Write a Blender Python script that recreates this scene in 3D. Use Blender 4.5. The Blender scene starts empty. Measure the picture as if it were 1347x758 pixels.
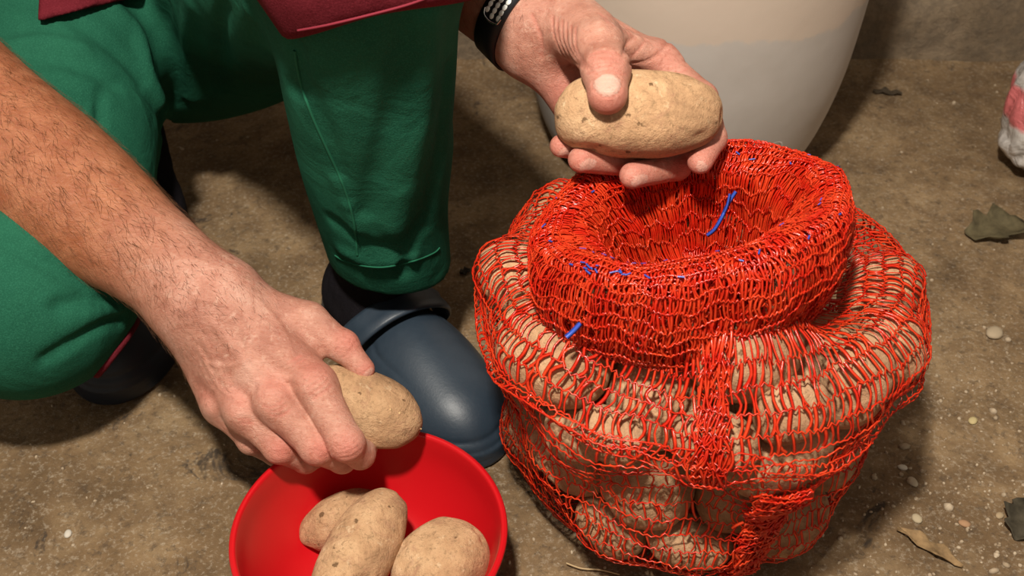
import bpy, math, random
import numpy as np
from mathutils import Vector

random.seed(7)
rng = np.random.default_rng(7)
sc = bpy.context.scene
COL = sc.collection

# ------------------------------------------------------------------ camera, light, exposure
CAM_H = 0.75
PITCH = math.radians(40)
FPX = 1500.0
cd = bpy.data.cameras.new('camera'); cam = bpy.data.objects.new('camera', cd); COL.objects.link(cam)
cam.location = (0, 0, CAM_H); cam.rotation_euler = (math.radians(90) - PITCH, 0, 0)
cd.sensor_width = 36.0; cd.lens = FPX / 1347 * 36.0
cd.clip_start = 0.02; cd.clip_end = 50
cd.dof.use_dof = True; cd.dof.focus_distance = 0.86; cd.dof.aperture_fstop = 11
sc.camera = cam

w = bpy.data.worlds.new('world'); sc.world = w; w.use_nodes = True
w.node_tree.nodes['Background'].inputs[0].default_value = (1.0, 0.88, 0.74, 1)
w.node_tree.nodes['Background'].inputs[1].default_value = 0.31

def area(name, loc, target, size, power, color):
    l = bpy.data.lights.new(name, 'AREA'); l.shape = 'DISK'; l.size = size; l.energy = power; l.color = color
    o = bpy.data.objects.new(name, l); COL.objects.link(o); o.location = loc
    d = Vector(target) - Vector(loc); o.rotation_euler = d.to_track_quat('-Z', 'Y').to_euler()
    return o
area('flash_lamp', (-0.13, 0.10, 1.42), (0.0, 0.72, 0.1), 0.10, 30.0, (1.0, 0.93, 0.83))

vs = sc.view_settings
sc.display_settings.display_device = 'sRGB'
vs.view_transform = 'Standard'; vs.look = 'None'; vs.gamma = 1; vs.use_curve_mapping = False
vs.exposure = 0.0

# ------------------------------------------------------------------ pixel helpers (real points in the room)
FWD = np.array([0, math.cos(PITCH), -math.sin(PITCH)])
UP = np.array([0, math.sin(PITCH), math.cos(PITCH)])
RT = np.array([1.0, 0, 0])
CAM = np.array([0, 0, CAM_H])
def D(px, py, d):
    return CAM + d * (FWD + RT * (px - 673.5) / FPX + UP * (379 - py) / FPX)
def Z(px, py, z):
    r = FWD + RT * (px - 673.5) / FPX + UP * (379 - py) / FPX
    return CAM + r * ((z - CAM_H) / r[2])
def proj(P):
    q = P - CAM
    d = q @ FWD
    return 673.5 + FPX * (q @ RT) / d, 379 - FPX * (q @ UP) / d, d

# ------------------------------------------------------------------ materials
def new_mat(name):
    m = bpy.data.materials.new(name); m.use_nodes = True
    nt = m.node_tree; b = nt.nodes['Principled BSDF']
    return m, nt, b
def nd(nt, t, **kw):
    n = nt.nodes.new(t)
    for k, v in kw.items():
        if k in n.inputs: n.inputs[k].default_value = v
        else: setattr(n, k, v)
    return n
def noise(nt, scale, detail=4, rough=0.55, dist=0.0, vec=None):
    n = nt.nodes.new('ShaderNodeTexNoise')
    n.inputs['Scale'].default_value = scale; n.inputs['Detail'].default_value = detail
    n.inputs['Roughness'].default_value = rough; n.inputs['Distortion'].default_value = dist
    if vec is not None: nt.links.new(vec, n.inputs['Vector'])
    return n.outputs[0]
def ramp(nt, fac, stops):
    r = nt.nodes.new('ShaderNodeValToRGB'); e = r.color_ramp.elements
    while len(e) < len(stops): e.new(0.5)
    for i, (p, c) in enumerate(stops):
        e[i].position = p; e[i].color = c if len(c) == 4 else (*c, 1)
    nt.links.new(fac, r.inputs[0]); return r.outputs[0]
def mix(nt, fac, a, b, mode='MIX'):
    m = nt.nodes.new('ShaderNodeMix'); m.data_type = 'RGBA'; m.blend_type = mode
    for s, v in ((m.inputs[0], fac), (m.inputs[6], a), (m.inputs[7], b)):
        if hasattr(v, 'links'): nt.links.new(v, s)
        elif isinstance(v, (int, float)): s.default_value = v
        else: s.default_value = (*v, 1) if len(v) == 3 else v
    return m.outputs[2]
def bump(nt, b, h, strength, dist, prev=None):
    n = nt.nodes.new('ShaderNodeBump'); n.inputs['Strength'].default_value = strength
    n.inputs['Distance'].default_value = dist; nt.links.new(h, n.inputs['Height'])
    if prev is not None: nt.links.new(prev, n.inputs['Normal'])
    nt.links.new(n.outputs[0], b.inputs['Normal']); return n.outputs[0]
def geo_pos(nt):
    return nt.nodes.new('ShaderNodeNewGeometry').outputs['Position']
def obj_pos(nt):
    return nt.nodes.new('ShaderNodeTexCoord').outputs['Object']
G3 = lambda v: (v, v, v)

def mat_floor():
    m, nt, b = new_mat('earthen_concrete'); P = geo_pos(nt)
    c = ramp(nt, noise(nt, 3.1, 6, .62, .4, P), [(.32, (.10, .060, .028)), (.48, (.235, .150, .075)), (.62, (.47, .33, .18))])
    c = mix(nt, ramp(nt, noise(nt, 22, 6, .7, .3, P), [(.36, G3(1)), (.60, G3(0))]), c, (.145, .093, .050), 'MIX')
    mm = nt.nodes[-1]
    c2 = mix(nt, .55, c, ramp(nt, noise(nt, 9, 8, .72, .2, P), [(.34, (.095, .058, .028)), (.50, (.24, .155, .080)), (.68, (.46, .33, .185))]))
    c2 = mix(nt, 1.0, c2, (.90, .88, .86), 'MULTIPLY')
    c3 = mix(nt, ramp(nt, noise(nt, 260, 3, .7, 0, P), [(.52, G3(0)), (.74, G3(.55))]), c2, (.50, .42, .31))
    c4 = mix(nt, ramp(nt, noise(nt, 120, 5, .75, .2, P), [(.34, G3(.65)), (.47, G3(0))]), c3, (.08, .055, .035))
    c5 = mix(nt, ramp(nt, noise(nt, 14, 5, .8, .6, P), [(.32, G3(.85)), (.39, G3(0))]), c4, (.045, .034, .026))
    nt.links.new(c5, b.inputs['Base Color']); b.inputs['Roughness'].default_value = .88
    b.inputs['Specular IOR Level'].default_value = .25
    n1 = bump(nt, b, noise(nt, 60, 8, .75, .2, P), .55, .006)
    bump(nt, b, noise(nt, 420, 4, .7, 0, P), .5, .0012, n1)
    return m
def mat_wall():
    m, nt, b = new_mat('rough_wall_plaster'); P = geo_pos(nt)
    c = ramp(nt, noise(nt, 5, 8, .7, .4, P), [(.3, (.14, .098, .056)), (.5, (.27, .195, .118)), (.68, (.40, .30, .195))])
    c = mix(nt, ramp(nt, noise(nt, 60, 5, .7, 0, P), [(.4, G3(.5)), (.6, G3(0))]), c, (.13, .10, .07))
    nt.links.new(c, b.inputs['Base Color']); b.inputs['Roughness'].default_value = .9
    bump(nt, b, noise(nt, 40, 10, .75, .3, P), .8, .015)
    return m
def mat_potato(name, seed, tone=1.0):
    m, nt, b = new_mat(name); tc = obj_pos(nt)
    mp = nt.nodes.new('ShaderNodeMapping'); mp.inputs['Location'].default_value = (seed, seed * .7, -seed)
    nt.links.new(tc, mp.inputs['Vector']); P = mp.outputs[0]
    t = tone
    c = ramp(nt, noise(nt, 22, 7, .66, .4, P), [(.28, (.27*t, .155*t, .082*t)), (.46, (.46*t, .272*t, .145*t)), (.60, (.57*t, .360*t, .20*t)), (.74, (.66*t, .45*t, .28*t))])
    c = mix(nt, ramp(nt, noise(nt, 48, 6, .75, .8, P), [(.54, G3(0)), (.66, G3(.65))]), c, (.34*t, .175*t, .105*t))
    c = mix(nt, ramp(nt, noise(nt, 240, 5, .8, .3, P), [(.34, G3(.8)), (.48, G3(0))]), c, (.25*t, .155*t, .08*t))
    c = mix(nt, ramp(nt, noise(nt, 110, 4, .7, .2, P), [(.60, G3(0)), (.70, G3(.5))]), c, (.70*t, .52*t, .33*t))
    v = nt.nodes.new('ShaderNodeTexVoronoi'); v.inputs['Scale'].default_value = 62; v.inputs['Randomness'].default_value = 1
    nt.links.new(P, v.inputs['Vector'])
    nz = noise(nt, 150, 3, .6, 0, P)
    spot = nt.nodes.new('ShaderNodeMath'); spot.operation = 'MULTIPLY_ADD'; spot.inputs[1].default_value = .8
    nt.links.new(nz, spot.inputs[0]); nt.links.new(v.outputs['Distance'], spot.inputs[2])
    c = mix(nt, ramp(nt, spot.outputs[0], [(.44, G3(.85)), (.50, G3(0))]), c, (.12, .065, .03))
    nt.links.new(c, b.inputs['Base Color']); b.inputs['Roughness'].default_value = .85
    b.inputs['Specular IOR Level'].default_value = .15
    n0 = bump(nt, b, noise(nt, 45, 6, .7, .6, P), .6, .006)
    n1 = bump(nt, b, noise(nt, 150, 6, .75, .3, P), .7, .0022, n0)
    bump(nt, b, noise(nt, 800, 3, .7, 0, P), .6, .0007, n1)
    return m
def mat_skin():
    m, nt, b = new_mat('skin'); P = geo_pos(nt)
    at = nt.nodes.new('ShaderNodeAttribute'); at.attribute_name = 'tint'
    sp = nt.nodes.new('ShaderNodeSeparateColor'); nt.links.new(at.outputs['Color'], sp.inputs[0])
    c = ramp(nt, noise(nt, 38, 5, .6, .3, P), [(.32, (.39, .160, .108)), (.52, (.52, .245, .172)), (.70, (.60, .33, .245))])
    c = mix(nt, ramp(nt, noise(nt, 140, 3, .6, .4, P), [(.30, G3(.5)), (.42, G3(0))]), c, (.66, .40, .30))
    c = mix(nt, sp.outputs[0], c, (.56, .170, .125))                       # flushed knuckles, palm and fingertips
    tan_ = mix(nt, ramp(nt, noise(nt, 55, 4, .6, .2, P), [(.35, G3(0)), (.65, G3(1))]), (.31, .098, .040), (.43, .165, .078))
    c = mix(nt, sp.outputs[2], c, tan_)                                    # weathered, sunburnt forearm
    c = mix(nt, ramp(nt, noise(nt, 300, 3, .6, 0, P), [(.54, G3(0)), (.70, G3(.5))]), c, (.36, .11, .065))
    c = mix(nt, sp.outputs[1], c, (.68, .42, .33))                         # nails
    nt.links.new(c, b.inputs['Base Color']); b.inputs['Roughness'].default_value = .44
    b.inputs['Specular IOR Level'].default_value = .45
    b.inputs['Subsurface Weight'].default_value = .12
    b.inputs['Subsurface Radius'].default_value = (1, .35, .2); b.inputs['Subsurface Scale'].default_value = .004
    v = nt.nodes.new('ShaderNodeTexVoronoi'); v.inputs['Scale'].default_value = 700; v.feature = 'DISTANCE_TO_EDGE'
    nt.links.new(P, v.inputs['Vector'])
    mp = nt.nodes.new('ShaderNodeMapping'); mp.inputs['Rotation'].default_value = (0.3, 0.5, .75); mp.inputs['Scale'].default_value = (1, 3.2, 1)
    nt.links.new(P, mp.inputs['Vector'])
    n1 = bump(nt, b, noise(nt, 170, 6, .75, .8, mp.outputs[0]), .55, .0024)
    n1 = bump(nt, b, noise(nt, 420, 4, .7, .3, P), .35, .0009, n1)
    bump(nt, b, v.outputs[0], .45, .0006, n1)
    return m
def mat_cloth(name, col, dark, bs=.5):
    m, nt, b = new_mat(name); P = geo_pos(nt)
    c = mix(nt, ramp(nt, noise(nt, 14, 5, .6, .3, P), [(.35, G3(0)), (.65, G3(1))]), dark, col)
    tc = nt.nodes.new('ShaderNodeMapping'); tc.inputs['Rotation'].default_value = (.6, .3, .5); nt.links.new(P, tc.inputs['Vector'])
    wv = nt.nodes.new('ShaderNodeTexWave'); wv.inputs['Scale'].default_value = 420; wv.inputs['Distortion'].default_value = 1.2
    nt.links.new(tc.outputs[0], wv.inputs['Vector'])
    c = mix(nt, ramp(nt, noise(nt, 900, 2, .6, 0, P), [(.45, G3(0)), (.7, G3(.30))]), c, tuple(min(1, x * 1.9 + .01) for x in col))
    nt.links.new(c, b.inputs['Base Color']); b.inputs['Roughness'].default_value = .85
    b.inputs['Specular IOR Level'].default_value = .07
    n2 = bump(nt, b, noise(nt, 650, 3, .7, 0, P), .5, .0010)
    n3 = bump(nt, b, noise(nt, 18, 3, .45, .8, P), bs, .009, n2)
    mp2 = nt.nodes.new('ShaderNodeMapping'); mp2.inputs['Rotation'].default_value = (.3, .2, .4); mp2.inputs['Scale'].default_value = (1.0, .3, .22); nt.links.new(P, mp2.inputs['Vector'])
    bump(nt, b, noise(nt, 20, 2, .45, .6, mp2.outputs[0]), bs * .7, .012, n3)
    return m
def mat_plain(name, col, rough=.5, spec=.5, bscale=0, bstr=.2, bdist=.001, var=None, vscale=20):
    m, nt, b = new_mat(name)
    if var is not None:
        P = geo_pos(nt)
        c = mix(nt, ramp(nt, noise(nt, vscale, 5, .65, .3, P), [(.38, G3(0)), (.64, G3(1))]), col, var)
        nt.links.new(c, b.inputs['Base Color'])
    else: b.inputs['Base Color'].default_value = (*col, 1)
    b.inputs['Roughness'].default_value = rough; b.inputs['Specular IOR Level'].default_value = spec
    if bscale: bump(nt, b, noise(nt, bscale, 5, .65, .2, geo_pos(nt)), bstr, bdist)
    return m

M_floor = mat_floor(); M_wall = mat_wall(); M_skin = mat_skin()
M_pot = [mat_potato('potato_skin_%s' % n, s, t) for n, s, t in (('pale', 1.3, 1.06), ('tan', 4.1, .98), ('dusty', 7.7, 1.08), ('earthy', 9.2, .92))]
M_green = mat_cloth('green_work_cloth', (.016, .100, .056), (.011, .075, .043))
M_red = mat_cloth('burgundy_cloth', (.128, .013, .020), (.095, .009, .014), .4)
M_sock = mat_cloth('black_sock_knit', (.012, .010, .012), (.007, .006, .008), .2)
M_clog = mat_plain('navy_foam_rubber', (.018, .030, .045), .45, .5, 300, .2, .0008, (.030, .045, .063), 12)
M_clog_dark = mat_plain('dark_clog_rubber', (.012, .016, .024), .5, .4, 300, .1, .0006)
M_bowl = mat_plain('red_plastic', (.52, .006, .010), .30, .5, 500, .05, .0003)
def mat_net():
    m, nt, b = new_mat('red_net_plastic'); P = geo_pos(nt)
    c = mix(nt, ramp(nt, noise(nt, 60, 3, .6, 0, P), [(.4, G3(0)), (.6, G3(1))]), (.82, .030, .010), (.94, .085, .022))
    nt.links.new(c, b.inputs['Base Color']); b.inputs['Roughness'].default_value = .25
    b.inputs['Specular IOR Level'].default_value = .7
    tr = nt.nodes.new('ShaderNodeBsdfTranslucent'); nt.links.new(c, tr.inputs[0])
    ms = nt.nodes.new('ShaderNodeMixShader'); ms.inputs[0].default_value = .38
    out = nt.nodes['Material Output']
    nt.links.new(b.outputs[0], ms.inputs[1]); nt.links.new(tr.outputs[0], ms.inputs[2]); nt.links.new(ms.outputs[0], out.inputs[0])
    return m
M_net = mat_net()
M_blue = mat_plain('blue_thread_plastic', (.03, .08, .42), .3, .6)
M_strap = mat_plain('black_silicone', (.010, .010, .012), .45, .4)
M_white = mat_plain('white_silicone', (.92, .94, .88), .45, .4)
M_steel = mat_plain('brushed_steel', (.75, .77, .78), .25, .5); M_steel.node_tree.nodes['Principled BSDF'].inputs['Metallic'].default_value = 1
M_hair = mat_plain('brown_hair', (.13, .055, .022), .5, .3)
M_thread = mat_plain('green_thread', (.014, .115, .060), .85, .2)
M_rthread = mat_plain('red_thread', (.21, .022, .036), .8, .2)

# ------------------------------------------------------------------ object helpers
def mesh_np(name, V, F, mat, smooth=True, parent=None):
    V = np.asarray(V, dtype=np.float32); F = np.asarray(F, dtype=np.int32)
    me = bpy.data.meshes.new(name); n = F.shape[1]
    me.vertices.add(len(V)); me.vertices.foreach_set('co', V.ravel())
    me.loops.add(F.size); me.loops.foreach_set('vertex_index', F.ravel())
    me.polygons.add(len(F)); me.polygons.foreach_set('loop_start', np.arange(0, F.size, n, dtype=np.int32))
    me.polygons.foreach_set('loop_total', np.full(len(F), n, dtype=np.int32))
    me.update(calc_edges=True); me.validate()
    if smooth: me.polygons.foreach_set('use_smooth', np.ones(len(me.polygons), dtype=bool))
    if mat: me.materials.append(mat)
    o = bpy.data.objects.new(name, me); COL.objects.link(o)
    if parent is not None: o.parent = parent
    return o
def recenter(o, c):
    """put the origin of a mesh at c (world), o has no parent offset"""
    me = o.data; n = len(me.vertices); a = np.empty(n * 3, dtype=np.float32)
    me.vertices.foreach_get('co', a); a = a.reshape(-1, 3) - np.asarray(c, dtype=np.float32)
    me.vertices.foreach_set('co', a.ravel()); me.update(); o.location = tuple(float(x) for x in c); return o
def empty(name, loc=(0, 0, 0)):
    o = bpy.data.objects.new(name, None); o.empty_display_size = .03; COL.objects.link(o); o.location = loc; return o
def par(o, p):
    o.parent = p
    o.matrix_parent_inverse.identity()
    o.location = Vector(o.location) - Vector(p.location) - (Vector(p.parent.location) if p.parent else Vector())
    return o
def tag(o, label=None, cat=None, group=None, kind=None):
    for k, v in (('label', label), ('category', cat), ('group', group), ('kind', kind)):
        if v: o[k] = v
    return o
def sub(o, parent, world_origin=(0, 0, 0)):
    """child whose mesh is in world coordinates"""
    o.parent = parent; o.location = -Vector(world_origin); return o

# ------------------------------------------------------------------ implicit surfaces
import time
from concurrent.futures import ThreadPoolExecutor
F32 = np.float32
T0 = time.time()
def tick(n): print('TICK %-18s %.1f' % (n, time.time() - T0), flush=True)
class Fld:
    def __init__(s, seed, n, f):
        r = np.random.default_rng(seed)
        d = r.normal(size=(n, 3)); d /= np.linalg.norm(d, axis=1)[:, None]
        s.k = (d * f * r.uniform(.6, 1.5, (n, 1))).astype(np.float32); s.p = r.uniform(0, 6.28, n).astype(np.float32)
    def __call__(s, P):
        o = np.zeros(len(P), np.float32); x, y, z = P[:, 0], P[:, 1], P[:, 2]
        for k, p in zip(s.k, s.p): o += np.sin(x * k[0] + y * k[1] + z * k[2] + p)
        return o / math.sqrt(len(s.p))
def cone(P, a, b, ra, rb):
    a = [float(v) for v in a]; b = [float(v) for v in b]; bx, by, bz = b[0] - a[0], b[1] - a[1], b[2] - a[2]; L = bx * bx + by * by + bz * bz + 1e-12
    x = P[:, 0] - F32(a[0]); y = P[:, 1] - F32(a[1]); z = P[:, 2] - F32(a[2])
    t = x * F32(bx / L); t += y * F32(by / L); t += z * F32(bz / L); np.clip(t, 0, 1, out=t)
    x -= t * F32(bx); y -= t * F32(by); z -= t * F32(bz); x *= x; x += y * y; x += z * z; np.sqrt(x, out=x)
    if ra != rb: t *= F32(rb - ra); x -= t
    x -= F32(ra); return x
def ell(P, c, r, R=None):
    x = P[:, 0] - F32(c[0]); y = P[:, 1] - F32(c[1]); z = P[:, 2] - F32(c[2])
    if R is not None:
        R = np.asarray(R, np.float32); x, y, z = x * R[0, 0] + y * R[1, 0] + z * R[2, 0], x * R[0, 1] + y * R[1, 1] + z * R[2, 1], x * R[0, 2] + y * R[1, 2] + z * R[2, 2]
    x *= F32(1 / r[0]); y *= F32(1 / r[1]); z *= F32(1 / r[2])
    k0 = np.sqrt(x * x + y * y + z * z) + F32(1e-9); x *= F32(1 / r[0]); y *= F32(1 / r[1]); z *= F32(1 / r[2])
    return k0 * (k0 - F32(1)) / (np.sqrt(x * x + y * y + z * z) + F32(1e-9))
def smin(a, b, k):
    h = np.abs(a - b); h *= F32(-1 / k); h += F32(1); np.maximum(h, 0, out=h); h *= h; h *= F32(k * .25)
    return np.minimum(a, b) - h
def smax(a, b, k): return -smin(-a, -b, k)
def frame(x, up=(0, 0, 1)):
    x = np.asarray(x, float); x = x / np.linalg.norm(x); z = np.asarray(up, float); z = z - x * (z @ x); z /= np.linalg.norm(z)
    return np.stack([x, np.cross(z, x), z], 1)
def poly_dist(P, pts):
    d = np.full(len(P), 9.0, np.float32)
    for a, b in zip(pts[:-1], pts[1:]): d = np.minimum(d, cone(P, a, b, 0, 0))
    return d
POOL = ThreadPoolExecutor(4)
def evalf(f, P, ch=24000):
    P = np.asarray(P, np.float32)
    return np.concatenate(list(POOL.map(lambda i: f(np.asfortranarray(P[i:i + ch])), range(0, max(len(P), 1), ch))))
def mesh_sdf(f, lo, hi, h, margin=1.35):
    lo = np.asarray(lo, float); hi = np.asarray(hi, float); s = 4
    nb = np.ceil((hi - lo) / (h * s)).astype(int); n = nb * s
    g = [lo[i] + (np.arange(nb[i]) * s + (s - 1) / 2) * h for i in range(3)]
    C = np.stack(np.meshgrid(*g, indexing='ij'), -1).reshape(-1, 3).astype(np.float32)
    dv = evalf(f, C)
    near = np.abs(dv) < margin * (s * h * .87 + h)
    r2 = lambda A: np.repeat(np.repeat(np.repeat(A, 2, 0), 2, 1), 2, 2)
    V2 = r2((np.sign(dv) * .05).reshape(nb)).astype(np.float32); m2 = r2(near.reshape(nb))
    I2_ = np.argwhere(m2); d2 = evalf(f, lo + (I2_ * 2 + .5) * h); n2 = np.abs(d2) < margin * (h * .87 + 1.2 * h)
    V2[m2] = np.sign(d2) * .05; mm = np.zeros_like(m2); mm[m2] = n2
    V = r2(V2); mask = r2(mm)
    I = np.argwhere(mask); vals = evalf(f, lo + I * h)
    vals[vals == 0] = 1e-7
    V[mask] = vals
    V[0] = V[-1] = .05; V[:, 0] = V[:, -1] = .05; V[:, :, 0] = V[:, :, -1] = .05
    ins = V < 0
    cnt = np.zeros(n - 1, np.int8)
    offs = [(x, y, z) for x in (0, 1) for y in (0, 1) for z in (0, 1)]
    for (x, y, z) in offs: cnt += ins[x:n[0] - 1 + x, y:n[1] - 1 + y, z:n[2] - 1 + z]
    act = (cnt > 0) & (cnt < 8)
    A = np.argwhere(act); idx = np.full(n - 1, -1, np.int32); idx[act] = np.arange(len(A))
    acc = np.zeros((len(A), 3)); ct = np.zeros(len(A))
    for o0 in offs:
        for ax in range(3):
            if o0[ax]: continue
            o1 = list(o0); o1[ax] = 1
            v0 = V[tuple((A + o0).T)]; v1 = V[tuple((A + o1).T)]
            c = (v0 < 0) != (v1 < 0); t = v0[c] / (v0[c] - v1[c])
            p = np.tile(np.array(o0, float), (c.sum(), 1)); p[:, ax] += t
            acc[c] += p; ct[c] += 1
    vert = lo + (A + acc / ct[:, None]) * h
    faces = []
    for ax in range(3):
        a1, a2 = (ax + 1) % 3, (ax + 2) % 3
        sl0 = [slice(1, -1)] * 3; sl1 = [slice(1, -1)] * 3
        sl0[ax] = slice(0, -1); sl1[ax] = slice(1, None)
        e0 = ins[tuple(sl0)]; e1 = ins[tuple(sl1)]
        for flip in (False, True):
            m = (e0 & ~e1) if not flip else (~e0 & e1)
            E = np.argwhere(m); off = np.ones(3, int); off[ax] = 0; E = E + off
            q = []
            for (d1, d2) in ((-1, -1), (0, -1), (0, 0), (-1, 0)):
                c = E.copy(); c[:, a1] += d1; c[:, a2] += d2; q.append(idx[tuple(c.T)])
            q = np.stack(q, 1)
            if flip: q = q[:, ::-1]
            faces.append(q)
    F = np.concatenate(faces); F = F[(F >= 0).all(1)]
    return vert, F
def ray_hit(f, px, py, d0=.55, d1=1.5, eps=.0004):
    px = np.atleast_1d(px).astype(float); py = np.atleast_1d(py).astype(float)
    r = FWD + np.outer((px - 673.5) / FPX, RT) + np.outer((379 - py) / FPX, UP)
    t = np.full(len(px), d0)
    for _ in range(70):
        v = f((CAM + r * t[:, None]).astype(np.float32)); t = np.minimum(t + v * .8, d1)
    return CAM + r * t[:, None]

# strands
class Strands:
    def __init__(s): s.V = []; s.F = []; s.n = 0
    def add(s, P, side, nor, w, th, closed=False):
        """P (K,n,3) strands; side/nor (K,n,3); triangular section"""
        K, n, _ = P.shape
        w = np.broadcast_to(np.asarray(w, float).reshape(-1, 1, 1), (K, 1, 1)); th = np.broadcast_to(np.asarray(th, float).reshape(-1, 1, 1), (K, 1, 1))
        A = np.stack([P - side * w, P + side * w, P + nor * th], 2)  # K,n,3,3
        s.V.append(A.reshape(-1, 3))
        base = s.n + (np.arange(K) * n * 3)[:, None, None]
        m = n if closed else n - 1
        i = (np.arange(m) * 3)[None, :, None]; j = (((np.arange(m) + 1) % n) * 3)[None, :, None]
        k = np.arange(3)[None, None, :]; k2 = (np.arange(3)[None, None, :] + 1) % 3
        q = np.stack([base + i + k, base + i + k2, base + j + k2, base + j + k], -1)
        s.F.append(q.reshape(-1, 4)); s.n += K * n * 3
    def build(s, name, mat, parent=None):
        return mesh_np(name, np.concatenate(s.V), np.concatenate(s.F), mat, True, parent)
def norm(a): return a / np.maximum(np.linalg.norm(a, axis=-1, keepdims=True), 1e-9)
def tube_np(pts, r, sides=8, closed=False, taper=None):
    pts = np.asarray(pts, float); n = len(pts)
    t = np.gradient(pts, axis=0) if not closed else np.roll(pts, -1, 0) - np.roll(pts, 1, 0)
    t = norm(t); ref = np.array([0.13, .21, .97]); b1 = norm(np.cross(t, ref)); b2 = np.cross(t, b1)
    a = np.arange(sides) / sides * 2 * math.pi
    rr = np.broadcast_to(np.asarray(r, float), (n,)) if taper is None else r * np.asarray(taper)
    V = pts[:, None] + rr[:, None, None] * (np.cos(a)[None, :, None] * b1[:, None] + np.sin(a)[None, :, None] * b2[:, None])
    V = V.reshape(-1, 3); m = n if closed else n - 1
    F = [[i * sides + k, i * sides + (k + 1) % sides, ((i + 1) % n) * sides + (k + 1) % sides, ((i + 1) % n) * sides + k] for i in range(m) for k in range(sides)]
    if not closed:
        V = np.vstack([V, pts[0], pts[-1]])
        c0, c1 = len(V) - 2, len(V) - 1
        F += [[c0, (k + 1) % sides, k, k] for k in range(0)]
    return V, np.array(F)
def smooth_path(pts, n):
    pts = np.asarray(pts, float); N = len(pts); out = []
    ts = np.linspace(0, N - 1, n)
    for t in ts:
        i = min(int(t), N - 2); u = t - i
        p0 = pts[max(i - 1, 0)]; p1 = pts[i]; p2 = pts[i + 1]; p3 = pts[min(i + 2, N - 1)]
        out.append(.5 * ((2 * p1) + (-p0 + p2) * u + (2 * p0 - 5 * p1 + 4 * p2 - p3) * u * u + (-p0 + 3 * p1 - 3 * p2 + p3) * u ** 3))
    return np.array(out)

# ================================================================== SETTING
fn1, fn2, fn3 = Fld(1, 14, 9.), Fld(2, 16, 40.), Fld(3, 16, 160.)
def ground_z(P):
    P = np.asarray(P, np.float32).reshape(-1, 3) * np.array([1, 1, 0], np.float32)
    return .0012 * fn1(P) + .0010 * fn2(P) + .00035 * fn3(P) - .003
def grid_mesh(name, X, Y, fz, mat):
    gx, gy = np.meshgrid(X, Y, indexing='ij'); P = np.stack([gx, gy, gx * 0], -1).reshape(-1, 3)
    P[:, 2] = fz(P); ny = len(Y)
    i, j = np.meshgrid(np.arange(len(X) - 1), np.arange(ny - 1), indexing='ij'); a = (i * ny + j).ravel()
    return mesh_np(name, P, np.stack([a, a + ny, a + ny + 1, a + 1], 1), mat)
WALL_Y = 1.42
xs = np.concatenate([np.linspace(-2.4, -.85, 14)[:-1], np.arange(-.85, .95, .0045), np.linspace(.95, 2.4, 14)])
ys = np.concatenate([np.linspace(-1.2, .38, 14)[:-1], np.arange(.38, WALL_Y + .05, .0045)])
fl = grid_mesh('floor', xs, ys, lambda Q: ground_z(Q) + .035 * np.clip((Q[:, 1] + .012 * fn1(Q.astype(np.float32)) - 1.33) / .10, 0, 1) ** 2, M_floor); tag(fl, 'brown mottled earthen concrete floor', kind='structure')
# wall behind the barrel: rough, leaning slightly back, with a ledge of broken render
wn = Fld(11, 16, 12.); wn2 = Fld(12, 16, 45.)
X = np.arange(-2.4, 2.4, .014); Zs = np.concatenate([np.arange(-.02, .7, .012), np.linspace(.7, 2.4, 12)])
gx, gz = np.meshgrid(X, Zs, indexing='ij'); P = np.stack([gx, gx * 0 + WALL_Y, gz], -1).reshape(-1, 3)
Pf = P.astype(np.float32)
ledge = .05 / (1 + np.exp((P[:, 2] - (.13 + .05 * np.sin(P[:, 0] * 9 + 1) + .02 * np.sin(P[:, 0] * 31))) / .006))
P[:, 1] += P[:, 2] * .12 + .007 * wn(Pf) + .003 * wn2(Pf) - ledge
nz = len(Zs); i, j = np.meshgrid(np.arange(len(X) - 1), np.arange(nz - 1), indexing='ij'); a = (i * nz + j).ravel()
wl = mesh_np('wall_back', P, np.stack([a, a + nz, a + nz + 1, a + 1], 1), M_wall); tag(wl, 'rough brown plastered wall behind the barrel', kind='structure')

# pebbles: the tiny grit as one stuff object
def ico(sub=2):
    import bmesh
    bm = bmesh.new(); bmesh.ops.create_icosphere(bm, subdivisions=sub, radius=1)
    V = np.array([v.co[:] for v in bm.verts]); F = np.array([[v.index for v in f.verts] for f in bm.faces]); bm.free(); return V, F
I1, I2, I4, I5 = ico(1), ico(2), ico(5), ico(6)
VV, FF, k = [], [], 0
for _ in range(1500):
    x = rng.uniform(-.75, .85); y = .42 + rng.uniform(0, 1) ** 1.3 * .9
    if rng.uniform() < .5: x = rng.normal(.40, .12); y = rng.normal(.62, .12)
    s = rng.uniform(.0006, .0021) * (1 + (rng.uniform() < .04) * 1.2)
    V = I1[0] * s * rng.uniform(.6, 1.3, 3); a = rng.uniform(0, 6.3)
    V = V @ np.array([[math.cos(a), -math.sin(a), 0], [math.sin(a), math.cos(a), 0], [0, 0, 1]])
    VV.append(V + (x, y, float(ground_z([[x, y, 0]])[0]) + s * .2)); FF.append(I1[1] + k); k += len(V)
M_grit = mat_plain('grit', (.30, .22, .14), .9, .2, var=(.50, .40, .28), vscale=90)
g = mesh_np('grit', np.concatenate(VV), np.concatenate(FF), M_grit); tag(g, 'fine pale grit scattered over the brown floor', 'grit', kind='stuff')

tick('BARREL')
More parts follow.
